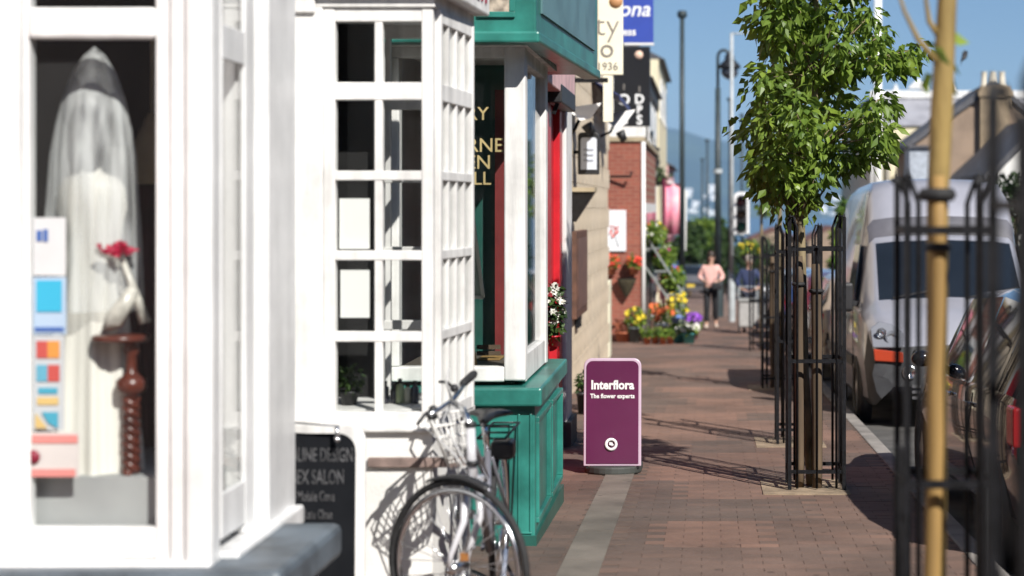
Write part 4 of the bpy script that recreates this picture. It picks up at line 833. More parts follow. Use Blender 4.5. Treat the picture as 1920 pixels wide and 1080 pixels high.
# ------------------------------------------------------------------ tree guards and street trees
def guard(loc, label, w=.36, h=1.8, timber=True, seed=1):
    t = thing('tree_guard', loc, label, 'tree guard', 'tree guards along the kerb'); x0, y0, z0 = loc; a = w/2; q = random.Random(seed)
    for sx in (-1,1):
        for sy in (-1,1):
            m = MB(); m.bar((x0+a*sx, y0+a*sy, z0-.05), (x0+a*sx, y0+a*sy, z0+h), .024 if w > .3 else .018); p = V((x0+a*sx, y0+a*sy, z0+h))
            m.add([p+V((-.014,-.014,0)),p+V((.014,-.014,0)),p+V((.014,.014,0)),p+V((-.014,.014,0)),p+V((0,0,.045))], [(0,1,4),(1,2,4),(2,3,4),(3,0,4),(3,2,1,0)]); m.build('post', IRON, t)
    for z in (.13, .86, 1.6):
        m = MB()
        for sx in (-1,1): m.box(x0+a*sx-.006, x0+a*sx+.006, y0-a, y0+a, z0+z-.011, z0+z+.011)
        for sy in (-1,1): m.box(x0-a, x0+a, y0+a*sy-.006, y0+a*sy+.006, z0+z-.012, z0+z+.012)
        m.build('hoop', IRON, t)
    for k, f in enumerate((-.36, .0, .36)):
        for sy in ((-1, 1) if w > .3 or k != 1 else ()):
            m = MB(); x = x0 + f*w + .0; top = h + .02 if k != 1 else h*.9
            m.tube([(x, y0+a*sy, z0+.02), (x, y0+a*sy, z0+top-.08), (x+(.0 if k == 1 else .03*(1 if k else -1)), y0+a*sy*1.08, z0+top), (x+(.0 if k == 1 else .05*(1 if k else -1)), y0+a*sy*1.2, z0+top-.01)], .009, 5); m.build('bar', IRON, t)
        for sx in (-1, 1):
            m = MB(); m.cyl((x0+a*sx, y0+f*w*.8, z0+.02), (x0+a*sx, y0+f*w*.8, z0+.95), .008, n=5); m.build('bar', IRON, t)
    return t
def stake(p0, p1, r, label, m_=None):
    t = thing('tree_stake', p0, label, 'stake', 'timber tree stakes'); m = MB(); p0, p1 = V(p0), V(p1)
    n = 9; q = random.Random(int(abs(p0.x*1000))); m.tube([lerp(p0, p1, i/n) + V((q.uniform(-1,1), q.uniform(-1,1), 0))*r*.12 for i in range(n+1)], [r*q.uniform(.95,1.05) for i in range(n)] + [r*.8], 12)
    m.build('pole', m_ or STAKE, t)
    c = lerp(p0, p1, .88); m = MB(); m.tube([c + V((r*1.15*math.cos(k*.4), r*1.15*math.sin(k*.4), 0)) for k in range(16)], .014, 5, True); m.build('rubber_tie', RUBBER, t); return t
PIT = mat('pale_gravel', (.31,.235,.16), .95, .2, 10, bump=.6, bscale=60)
def pit(x, y, w=.52):
    o = sloped(MB(), x-w/2-.1, x+w/2-.05, y-w*.75, y+w*.75, -.02, .006).build('tree_pit', PIT, pave)
# middle tree
XM, YM = .71, 11.45; gM = gz(YM)
guard((XM, YM, gM), 'black iron tree guard round the leafy tree by the silver van', seed=2); pit(XM, YM)
stake(P(1500,0,YM-.02)*0 + V((PX(1499,YM), YM-.05, gM)), V((PX(1497,YM), YM-.05, gM+1.55)), .031, 'dark weathered timber stake inside the guard of the leafy tree', STAKE2)
stake(V((PX(1531,YM), YM-.08, gM)), V((PX(1529,YM), YM-.08, gM+1.5)), .034, 'pale-edged square timber stake beside the leafy tree trunk', STAKE2)
tr = thing('street_tree', (XM-.03, YM+.03, gM), 'young street tree with broad drooping green leaves inside an iron guard', 'tree')
tp = [V((XM-.02,YM+.04,gM-.05)), P(1508,700,YM+.04), P(1502,420,YM+.04), P(1518,300,YM), P(1530,150,YM), P(1530,0,YM), P(1530,-200,YM), P(1532,-330,YM)]
m = MB(); m.tube(tp, [.035,.032,.028,.026,.022,.018,.012,.005], 10)
lim = []
q = random.Random(17)
prof_ = [(392,1475,1512),(370,1425,1532),(345,1428,1556),(320,1412,1566),(290,1388,1640),(250,1378,1688),(200,1392,1684),(150,1408,1672),(100,1416,1682),(50,1406,1655),(0,1400,1640),(-100,1412,1640),(-200,1440,1625),(-330,1490,1575)]
def span(py):
    for (a, l1, r1), (b_, l2, r2) in zip(prof_, prof_[1:]):
        if b_ <= py <= a: t = (a-py)/(a-b_); return l1+(l2-l1)*t, r1+(r2-r1)*t
    return prof_[-1][1:]
cl = []
tries = 0
while len(cl) < 210 and tries < 4000:
    tries += 1; py = q.uniform(-330, 388); l, r_ = span(py); px = q.uniform(l+10, r_-10); hw = (r_-l)/2*YM/F
    mid = (l+r_)/2; dx = (px-mid)/((r_-l)/2); dmax = hw*math.sqrt(max(.05, 1-dx*dx)); c = P(px, py, YM + q.uniform(-dmax, dmax))
    if all((c-e).length > .075 for e in cl): cl.append(c)
for c in (P(1700,100,YM), P(1718,92,YM-.05), P(1690,108,YM), P(1440,350,YM+.1), P(1530,345,YM), P(1425,318,YM)): cl.append(c)
crown_ = MB()
for c in cl:
    zt_ = c.z - .22; base = min(tp[2:], key=lambda p: abs(p.z - zt_)); b0 = V(base)
    m.tube([b0, lerp(b0, c, .5) + V((0,0,.03)), c], [.008,.005,.0025], 5)
    tone = q.uniform(.35,.75)
    crown_.clump(c, q.uniform(.09,.135), q.randrange(28, 38), q.uniform(.065,.105), q, .55, tone)
m.build('trunk', BARK, tr); crown_.build('crown', LEAF, tr, stuff=True)
# near tree: pale stake, ties, leaning trunk and bare twigs
XN_, YN_ = .70, 5.1; gN = gz(YN_)
guard((XN_, YN_, gN), 'black iron tree guard round the pale timber stake beside the dark car', .25, 1.74, seed=4); pit(XN_, YN_)
stake(V((PX(1741,YN_), YN_-.04, gN)), V((PX(1757,YN_), YN_-.04, PZ(330,YN_))), .024, 'golden timber stake tied to the slim leaning trunk')
tr2 = thing('slim_street_tree', (XN_+.02, YN_+.03, gN), 'slim young tree with ochre trunk and sparse bare twigs', 'tree')
m = MB(); m.tube([V((PX(1752,YN_+.04),YN_+.04,gN-.05)), P(1756,700,YN_+.04), P(1758,380,YN_+.03), P(1766,200,YN_+.02), P(1776,0,YN_), P(1788,-250,YN_), P(1792,-600,YN_)], [.034,.032,.033,.034,.029,.025,.015], 12)
for pts, r0 in (([P(1762,70,YN_), P(1742,40,YN_), P(1736,0,YN_), P(1738,-60,YN_)], .011), ([P(1760,120,YN_), P(1722,75,YN_-.03), P(1695,20,YN_-.03), P(1680,-30,YN_-.04)], .01), ([P(1775,-80,YN_), P(1830,-180,YN_), P(1850,-300,YN_)], .012), ([P(1785,-200,YN_), P(1730,-330,YN_), P(1700,-450,YN_)], .012)):
    m.tube(pts, [r0*(1-.2*i) for i in range(len(pts))], 6)
m.build('trunk', mat('ochre_bark', (.3,.21,.07), .8, .25, 10, bump=.4, stretch=(1,1,.3)), tr2)
m = MB(); q = random.Random(6)
for c, n in ((P(1700,-460,YN_), 60), (P(1850,-320,YN_), 60), (P(1738,-90,YN_), 8), (P(1790,-620,YN_), 120), (P(1745,105,YN_+.02), 7)): m.clump(c, .1, n, .09, q)
m.build('crown', LEAF, tr2, stuff=True)
m = MB(); m.tube([P(1757,365,YN_-.01) + V((.037*math.cos(k*.4), .045*math.sin(k*.4), 0)) for k in range(16)], .022, 6, True); m.build('rubber_tie', RUBBER, tr2)
# nearest guard at the edge of the view, and two further down the street
guard((.70, 2.95, gz(2.95)), 'iron tree guard closest along the kerb, ahead of the dark car', .36, seed=5)
def small_tree(x, y, label, h0=1.75, h1=3.1, rad=.33, n=30, seed=1, lean=0):
    g = gz(y); t = thing('street_sapling', (x, y, g), label, 'tree'); q = random.Random(seed)
    m = MB(); m.tube([(x,y,g-.05),(x+lean*.4,y,g+h0*.6),(x+lean,y,g+h0),(x+lean,y,g+h1*.9)], [.035,.03,.024,.008], 8); cr = MB()
    for _ in range(n):
        z = q.uniform(h0, h1); f = math.sin(math.pi*min(1,(z-h0+.25)/(h1-h0+.4))); c = V((x+lean+q.uniform(-1,1)*rad*f, y+q.uniform(-1,1)*rad*f, g+z))
        m.tube([(x+lean,y,g+z-.2), c], [.007,.003], 5); cr.clump(c, .13, 20, .11, q, .5, q.uniform(.2,.8))
    m.build('trunk', BARK, t); cr.build('crown', LEAF, t, stuff=True); return t
X4, Y4 = .745, 14.3
guard((X4, Y4, gz(Y4)), 'black iron tree guard second along the kerb, behind the leafy tree', .36, seed=8); pit(X4, Y4)
small_tree(X4, Y4, 'young street tree just behind the large leafy crown', 2.45, 3.9, .24, 26, 5)
XF, YF2 = .83, 20.6
guard((XF, YF2, gz(YF2)), 'black iron tree guard beside the parked tan estate car', .38, seed=6); pit(XF, YF2)
small_tree(XF+.02, YF2, 'young street tree with low green crown behind the leafy tree', 2.35, 3.7, .2, 22, 3)
stake(V((XF-.07, YF2-.06, gz(YF2))), V((XF-.07, YF2-.06, gz(YF2)+1.6)), .03, 'timber stake in the guard beside the tan estate car', STAKE2)
XG, YG2 = .9, 29.5
guard((XG, YG2, gz(YG2)), 'black iron tree guard by the row of far parked cars', .4, seed=7)
small_tree(XG, YG2, 'small street tree far down the kerb near the parked cars', 2.4, 3.4, .18, 16, 8)

# ------------------------------------------------------------------ vehicles
def shell(root, secs, cls, mats):
    """lofted car body; secs: (y, zbottom, zbelt, ztop, wbottom, wmid, wbelt, wtop) ; cls(section, ringindex)->part name"""
    rings = []
    for (y, zb, zl, zt, wb, wm, wlt, wt) in secs:
        hv = max(zt - zl, .004)
        half = [(wb-.05, zb), (wb, zb+.07), (wm, zb+(zl-zb)*.55), (wlt+.005, zl-.04), (wlt-.012, zl), (wt+.035, zl+hv*.9), (wt-.03, zl+hv*.985), (wt-.22, zt+.012), (0, zt+.03)]
        rings.append([V((x, y, z)) for x, z in half] + [V((-x, y, z)) for x, z in half[-2::-1]])
    n = 17; parts = {}
    for i in range(len(rings)-1):
        for k in range(n-1):
            p = cls(i, min(k, 15-k), secs[i][0], k); parts.setdefault(p, MB())
            parts[p].add([rings[i][k], rings[i][k+1], rings[i+1][k+1], rings[i+1][k]], [(3,2,1,0)], True)
    for e, r_ in ((0, rings[0]), (len(rings)-1, rings[-1])):
        p = cls(-1 if e == 0 else -2, 0, 0, 0); parts.setdefault(p, MB())
        vs = list(r_); m_ = parts[p]; m_.add(vs, [tuple(range(n)) if e == 0 else tuple(range(n-1,-1,-1))])
        m_.add([], [])
    import bmesh
    out = {}
    for nm, mb_ in parts.items():
        nm = nm.split('|')[0]; o = mb_.build(nm, mats[nm], root); bm = bmesh.new(); bm.from_mesh(o.data); bmesh.ops.remove_doubles(bm, verts=bm.verts, dist=.0006); bmesh.ops.recalc_face_normals(bm, faces=bm.faces) if nm == 'body' else None; bm.to_mesh(o.data); bm.free(); out[nm] = o
    return out
ALLOY = mat('alloy', (.45,.46,.48), .3, .1, 6, metal=.9)
def car_wheels(t, ys, hw, r=.31):
    for y in ys:
        for s in (-1, 1):
            x = s*(hw-.02); ax = (V((0,1,0)), V((0,0,1)), V((s,0,0)))
            MB().lathe([(.001,-.1),(r+.055,-.1),(r+.055,.015),(r+.03,.022)], (x,y,r), 24, ax=ax).build('wheel_arch', BLKPLAS, t)
            w = MB().lathe([(r*.62,-.06),(r*.9,-.07),(r,-.05),(r,.02),(r*.93,.04),(r*.66,.04),(r*.62,.03)], (x,y,r), 28, ax=ax).build('wheel', RUBBER, t)
            MB().lathe([(r*.64,.025),(r*.58,.01),(r*.3,.02),(r*.12,.035),(.001,.035)], (x,y,r), 24, ax=ax).build('rim', ALLOY, w)
def hatch(label, paint, loc, rz=0, seed=0, estate=0, name='parked_car'):
    t = thing(name, (0,0,0), label, 'car', 'cars parked along the kerb'); e = estate
    S = [(0,.38,.62,.68,.68,.74,.74,.7),(.04,.3,.78,.92,.76,.82,.8,.72),(.1,.26,.9,1.0,.78,.84,.82,.7),(.2,.25,.93,1.13-.0,.8,.85,.83,.66),(.48-.2*bool(e),.25,.94,1.37,.82,.86,.84,.62),(.8,.24,.94,1.44,.83,.87,.85,.61),(1.5,.22,.93,1.48,.84,.88,.855,.61),(1.55,.22,.93,1.48,.84,.88,.855,.61),(2.2+e,.22,.92,1.44,.84,.88,.855,.61),(2.5+e,.22,.91,1.32,.84,.88,.85,.63),(3.0+e,.22,.9,1.0,.84,.88,.84,.68),(3.1+e,.22,.88,.96,.84,.88,.83,.7),(3.5+e,.23,.82,.9,.83,.87,.81,.68),(3.8+e,.25,.74,.8,.79,.84,.78,.66),(3.95+e,.28,.62,.68,.72,.78,.72,.62),(4.0+e,.36,.5,.54,.6,.66,.62,.55)]
    def cls(i, kk, y, k):
        if kk == 4 and 3 <= i <= 8 and i != 6: return 'side_window|%d%d' % (k < 8, i < 6)
        if kk >= 6 and i == 9: return 'windscreen'
        if kk >= 6 and i in (2, 3): return 'rear_window'
        if kk <= 0: return 'underside'
        return 'body'
    shell(t, S, cls, {'body': paint, 'side_window': CARGLASS2, 'windscreen': CARGLASS2, 'rear_window': CARGLASS2, 'underside': BLKPLAS})
    car_wheels(t, (.72, 3.2+e), .86)
    TLm = flat('tail_red', (.45,.01,.015), .2)
    for s in (-1,1):
        MB().prism([V((s*.79,.05,.68)),V((s*.60,.035,.70)),V((s*.62,.085,.93)),V((s*.815,.12,.93))], (0,-.03,.0)).build('tail_light', TLm, t, bevel=.01)
        MB().box(s*.815, s*.86, .06, .26, .70, .9).build('tail_light', TLm, t, bevel=.015)
        m = MB(); m.ball((s*.94, 2.75+e*.6, .98), (.075,.045,.055)); m.bar((s*.84,2.78+e*.6,.95), (s*.92,2.76+e*.6,.97), .03); m.build('door_mirror', paint, t)
        for y in (1.35, 2.15): MB().box(s*.872, s*.895, y, y+.17, .8, .825).build('door_handle', CHROME, t, bevel=.005)
        MB().box(s*.877, s*.886, 1.48, 1.486, .35, .88).build('door_gap', BLKPLAS, t)
        MB().prism([V((s*.5,3.97+e,.58)),V((s*.72,3.9+e,.6)),V((s*.74,3.86+e,.72)),V((s*.52,3.94+e,.7))], (0,.02,0)).build('headlight', CHROME, t)
    MB().box(-.26,.26,-.02,-.005,.5,.61).build('number_plate', flat('plate_yellow', (.75,.55,.05)), t)
    MB().box(-.78,.78,-.03,.08,.33,.5).build('bumper', paint, t, bevel=.03)
    t.location = loc; t.rotation_euler = (-math.atan(SL) if abs(rz) < 1 else math.atan(SL), 0, rz); return t
CARGLASS2 = mat('car_glass_dark', (.012,.016,.022), .04, .1, 2, spec=.8)
def road_z(y): return gz(y) - .12
CB = mat('car_black', (.012,.012,.016), .12, .05, 3, coat=1); 
hatch('glossy dark estate car parked by the kerb in front of the silver van', CB, (2.37, 8.4, road_z(8.4)), 0, 0, .5)
hatch('tan estate car parked behind the silver van', mat('car_tan', (.3,.24,.19), .3, .05, 3, coat=.8), (2.32, 23.2, road_z(23.2)), 0, 1, .4, 'parked_estate')
hatch('maroon hatchback parked between the tan and the blue car', mat('car_maroon', (.12,.02,.025), .25, .05, 3, coat=1), (2.33, 28.4, road_z(28.4)))
hatch('blue hatchback parked beyond the maroon one', mat('car_blue', (.05,.1,.28), .25, .05, 3, coat=1), (2.3, 33.4, road_z(33.4)))
hatch('white hatchback last in the row of parked cars', mat('car_white', (.75,.76,.78), .25, .05, 3, coat=1), (2.3, 38.6, road_z(38.6)))
hatch('dark grey car far down the road by the pink banner', mat('car_grey', (.1,.1,.11), .25, .05, 3, coat=1), (-.9, 74, road_z(74)+.1))
# silver van, nose towards the camera
van = thing('van', (0,0,0), 'silver high-roofed panel van parked at the kerb facing up the street', 'van')
VS = [(0,.42,.6,.66,.72,.78,.74,.6),(.03,.3,.74,.8,.84,.88,.84,.66),(.12,.24,.86,.94,.88,.92,.87,.7),(.25,.22,.98,1.06,.9,.94,.9,.74),(.5,.22,1.06,1.15,.92,.955,.915,.76),(.72,.22,1.1,1.22,.93,.96,.92,.77),(.78,.22,1.12,1.245,.93,.96,.92,.77),(1.42,.22,1.16,1.84,.94,.965,.925,.74),(1.5,.22,1.17,1.9,.94,.965,.925,.74),(1.56,.22,1.17,2.02,.94,.965,.925,.74),(1.62,.22,1.17,2.1,.94,.965,.925,.75),(1.8,.22,1.18,2.4,.94,.965,.925,.73),(1.95,.22,1.18,2.5,.94,.965,.925,.7),(2.4,.22,1.18,2.54,.94,.965,.925,.69),(2.46,.22,1.18,2.54,.94,.965,.925,.69),(4.0,.22,1.18,2.55,.94,.965,.925,.69),(5.0,.24,1.18,2.52,.93,.955,.915,.69),(5.1,.34,1.15,2.42,.88,.9,.87,.66)]
VANP = mat('van_silver', (.43,.435,.49), .28, .05, 3, metal=.35, coat=.7); GREYP = mat('grey_bumper_plastic', (.045,.047,.052), .6, .15, 8)
def vcls(i, kk, y, k):
    if kk >= 6 and i == 6: return 'windscreen'
    if kk == 4 and i in (7,8,9,10,11): return 'body'
    if kk >= 5 and i in (8,9): return 'roof_band'
    if i == 0 or (1 <= i <= 2 and kk <= 2): return 'bumper|%s' % ('c' if i == 0 else k < 8)
    if i == -1: return 'nose_panel'
    if kk <= 0: return 'underside'
    return 'body'
shell(van, VS, vcls, {'body': VANP, 'windscreen': CARGLASS2, 'roof_band': mat('grey_band', (.1,.1,.12), .5), 'bumper': GREYP, 'nose_panel': GREYP, 'underside': BLKPLAS})
m = MB()
car_wheels(van, (.95, 4.0), .95, .34)
for s in (-1,1):
    m = MB(); 
    pts = [V((s*.88,.05,.80)), V((s*.58,.0,.8)), V((s*.56,.085,.93)), V((s*.66,.17,1.02)), V((s*.8,.215,1.05)), V((s*.89,.16,.98))]
    m.prism(pts, (0,-.035,0)); hl = m.build('headlight', flat('headlight_shell', (.2,.21,.24), .12), van, bevel=.015)
    for cx_, cz_, r_ in ((s*.69,.9,.062), (s*.79,.94,.05)): MB().lathe([(.001,-.0),(r_*.5,.0),(r_*.9,.03),(r_,.045)], (cx_, .06 + (cz_-.9)*.5, cz_), 18, ax=(V((1,0,0)),V((0,0,1)),V((0,-1,0)))).build('lamp_reflector', CHROME, hl)
    MB().prism([V((s*.86,.03,.67)),V((s*.58,-.015,.655)),V((s*.58,-.008,.755)),V((s*.87,.04,.785))], (0,-.035,0)).build('indicator', flat('indicator_red', (.4,.05,.02), .25), van, bevel=.01)
    MB().lathe([(.001,0),(.045,0),(.05,.012),(.07,.014),(.07,.0)], (s*.52, -.005, .56), 20, ax=(V((1,0,0)),V((0,0,1)),V((0,-1,0)))).build('fog_lamp', CHROME, van)
    mr = MB(); mr.box(s*.98, s*1.17, 1.02, 1.16, 1.12, 1.42); o = mr.build('door_mirror', BLKPLAS, van, bevel=.03); MB().bar((s*.92,1.1,1.2), (s*1.0,1.1,1.22), .05).build('mirror_arm', BLKPLAS, o)
    m = MB(); m.add([V((s*.952,1.3,1.17)),V((s*.952,2.2,1.17)),V((s*.845,2.2,1.82)),V((s*.845,1.62,1.82))], [(0,1,2,3)]); o = m.build('side_window', CARGLASS2, van); o.modifiers.new('s','SOLIDIFY').thickness = .01
    MB().box(s*.972, s*.985, 1.2, 4.9, .55, .66).build('rubbing_strip', GREYP, van, bevel=.01)
    for y in (1.25, 2.25, 3.3): MB().box(s*.966, s*.972, y, y+.008, .35, 1.15).build('door_gap', BLKPLAS, van)
    MB().box(s*.97, s*1.0, 2.0, 2.2, 1.02, 1.06).build('door_handle', BLKPLAS, van)
gr = MB().box(-.48,.48,-.03,.06,.68,.78).build('grille', BLKPLAS, van, bevel=.02)
for k in range(2): MB().box(-.42,.42,-.042,-.03,.70+.04*k,.715+.04*k).build('grille_bar', CHROME, gr)
for k in range(3): MB().box(-.5,.5,-.012,.03,.30+.055*k,.325+.055*k).build('bumper_slat', mat('grey_slat', (.12,.12,.13), .5), van)
MB().box(-.27,.27,-.03,-.012,.46,.57).build('number_plate', flat('plate_white', (.7,.7,.68)), van)
for s in (0, 1):
    a = V((-.6+.75*s,.74,1.27)); MB().bar(a, a + V((.55,.12,.1)), .018).build('wiper', BLKPLAS, van)
van.location = (2.47, 16.6, road_z(16.6)); van.rotation_euler = (-math.atan(SL), 0, 0)

# ------------------------------------------------------------------ lamp posts, signal, poles
PG = mat('dark_green_grey_steel', (.03,.045,.05), .5, .15, 5); LG = mat('pale_galvanised', (.42,.45,.46), .5, .1, 5)
def post(name, px, Y, pytop, r0, r1, m_, label, cat='lamp post', x=None):
    X = PX(px,Y); t = thing(name, (X,Y,gz(Y)), label, cat); zt = PZ(pytop,Y); g = gz(Y)
    MB().lathe([(r0*1.6,0),(r0*1.6,1.1),(r0*1.2,1.2),(r0,1.25)], (X,Y,g), 14).build('post_base', m_, t)
    MB().tube([(X,Y,g+1.25),(X,Y,zt)], [r0,r1], 12).build('post', m_, t); return t, X, g, zt
t, X, g, zt = post('street_lamp_column', 1279, 45, 24, .075, .06, PG, 'tall straight dark lamp column with a small flat head')
MB().lathe([(.001,.06),(.1,.05),(.13,0),(.13,-.1),(.06,-.16)], (X,45,zt), 14).build('lamp_head', PG, t)
t, X, g, zt = post('swan_neck_lamp', 1346, 48, 165, .10, .075, PG, 'dark swan-neck street lamp with a round lantern')
m = MB(); h = PZ(100,48); cxn = PX(1357,48); rn = cxn - X
m.tube([(X,48,zt)] + [(X,48,h-rn*.6)] + [(cxn - rn*math.cos(a*math.pi/8), 48, h - rn*.6 + rn*1.15*math.sin(a*math.pi/8)) for a in range(1,8)] + [(cxn+rn,48,h-rn*.7),(cxn+rn,48,PZ(110,48))], .045, 8); m.build('swan_neck', PG, t)
lx = cxn+rn; m = MB(); m.lathe([(.06,.2),(.13,.12),(.14,.0),(.2,-.06),(.3,-.16),(.31,-.24),(.22,-.27)], (lx,48,PZ(112,48)), 18); ln = m.build('lantern_hood', BLACKM, t)
MB().lathe([(.22,-.27),(.25,-.36),(.2,-.46),(.1,-.54),(.001,-.56)], (lx,48,PZ(112,48)), 18).build('lantern_bowl', mat('dark_glass_bowl', (.05,.055,.07), .15), ln)
MB().lathe([(.13,0),(.13,.12)], (X,48,PZ(325,48)), 12).build('collar', LG, t)
t, X, g, zt = post('galvanised_column', 1372, 44, 62, .055, .045, LG, 'pale galvanised column with a thin top arm carrying the traffic signal', 'column')
m = MB(); m.tube([(X,44,zt),(X+.12,44,zt-.02),(PX(1412,44),44,zt+.02)], .025, 6); m.build('arm', LG, t)
sgX = PX(1390,44); ts = thing('traffic_signal', (sgX,44,PZ(442,44)), 'black traffic signal head with white border on the pale column', 'traffic signal')
m = MB(); m.prism(rrect(PX(1376,44),PX(1405,44),PZ(440,44),PZ(360,44),.14,43.9), (0,.03,0)); m.build('backing_board', flat('signal_white', (.8,.8,.8)), ts)
m = MB(); m.prism(rrect(PX(1381,44),PX(1400,44),PZ(434,44),PZ(366,44),.1,43.88), (0,.018,0)); m.build('board_face', BLKPLAS, ts)
for k, (py, c) in enumerate(((378,(.12,.02,.02)),(401,(.1,.06,.02)),(424,(.02,.16,.1)))):
    MB().lathe([(.001,.02),(.1,.015),(.105,0)], (sgX,43.86,PZ(py,44)), 16, ax=(V((1,0,0)),V((0,0,1)),V((0,-1,0)))).build('lens', flat('signal_lens%d' % k, c, .2), ts)
    m = MB(); m.add([(sgX+.12*math.cos(a*math.pi/8), y, PZ(py,44)+.12*math.sin(a*math.pi/8)) for y in (43.88, 43.66) for a in range(9)], [(i,i+1,10+i,9+i) for i in range(8)], True); o = m.build('visor', BLKPLAS, ts); o.modifiers.new('s','SOLIDIFY').thickness = .008
MB().box(sgX-.13, sgX+.13, 43.93, 44.1, PZ(436,44), PZ(364,44)).build('housing', BLKPLAS, ts, bevel=.02)
for px, Y, top, lab in ((1326,95,262,'slender distant lamp column left of the swan-neck lamp'),(1317,110,298,'thin distant pole beside the slender column'),(1369,70,185,'dark distant column just behind the pale galvanised one'),(1391,90,215,'thin distant dark column behind the traffic signal')):
    t, X, g, zt = post('distant_column', px, Y, top, .08, .06, PG, lab)
    MB().lathe([(.001,.05),(.12,.03),(.14,-.05),(.05,-.12)], (X,Y,zt), 10).build('lamp_head', PG, t)
hb = plant('hanging_flower_basket', P(1404,490,43.5), (.26,.26,.22), 260, .11, 'bright green hanging basket on the pale column above the man', (.2,.16), BLACKM, (YELF, 10, .05), 'flower basket', None, LEAF, 71)
m = MB(); m.tube([V((PX(1372,44),44,PZ(440,44))), P(1390,436,43.8), P(1404,440,43.5)], .018, 6); m.tube([P(1404,440,43.5), P(1404,478,43.5)], .01, 5); m.build('basket_arm', IRON, hb)
fp = thing('flag_pole', (PX(1645,57), 57, gz(57)), 'tall white flag pole in front of the cream hall', 'flag pole')
MB().tube([(PX(1645,57),57,gz(57)), (PX(1646,57),57,PZ(-60,57))], [.17,.12], 12).build('pole', flat('white_enamel', (.85,.84,.82)), fp); MB().ball((PX(1646,57),57,PZ(-62,57)), .2).build('finial', flat('white_enamel', (.85,.84,.82)), fp)

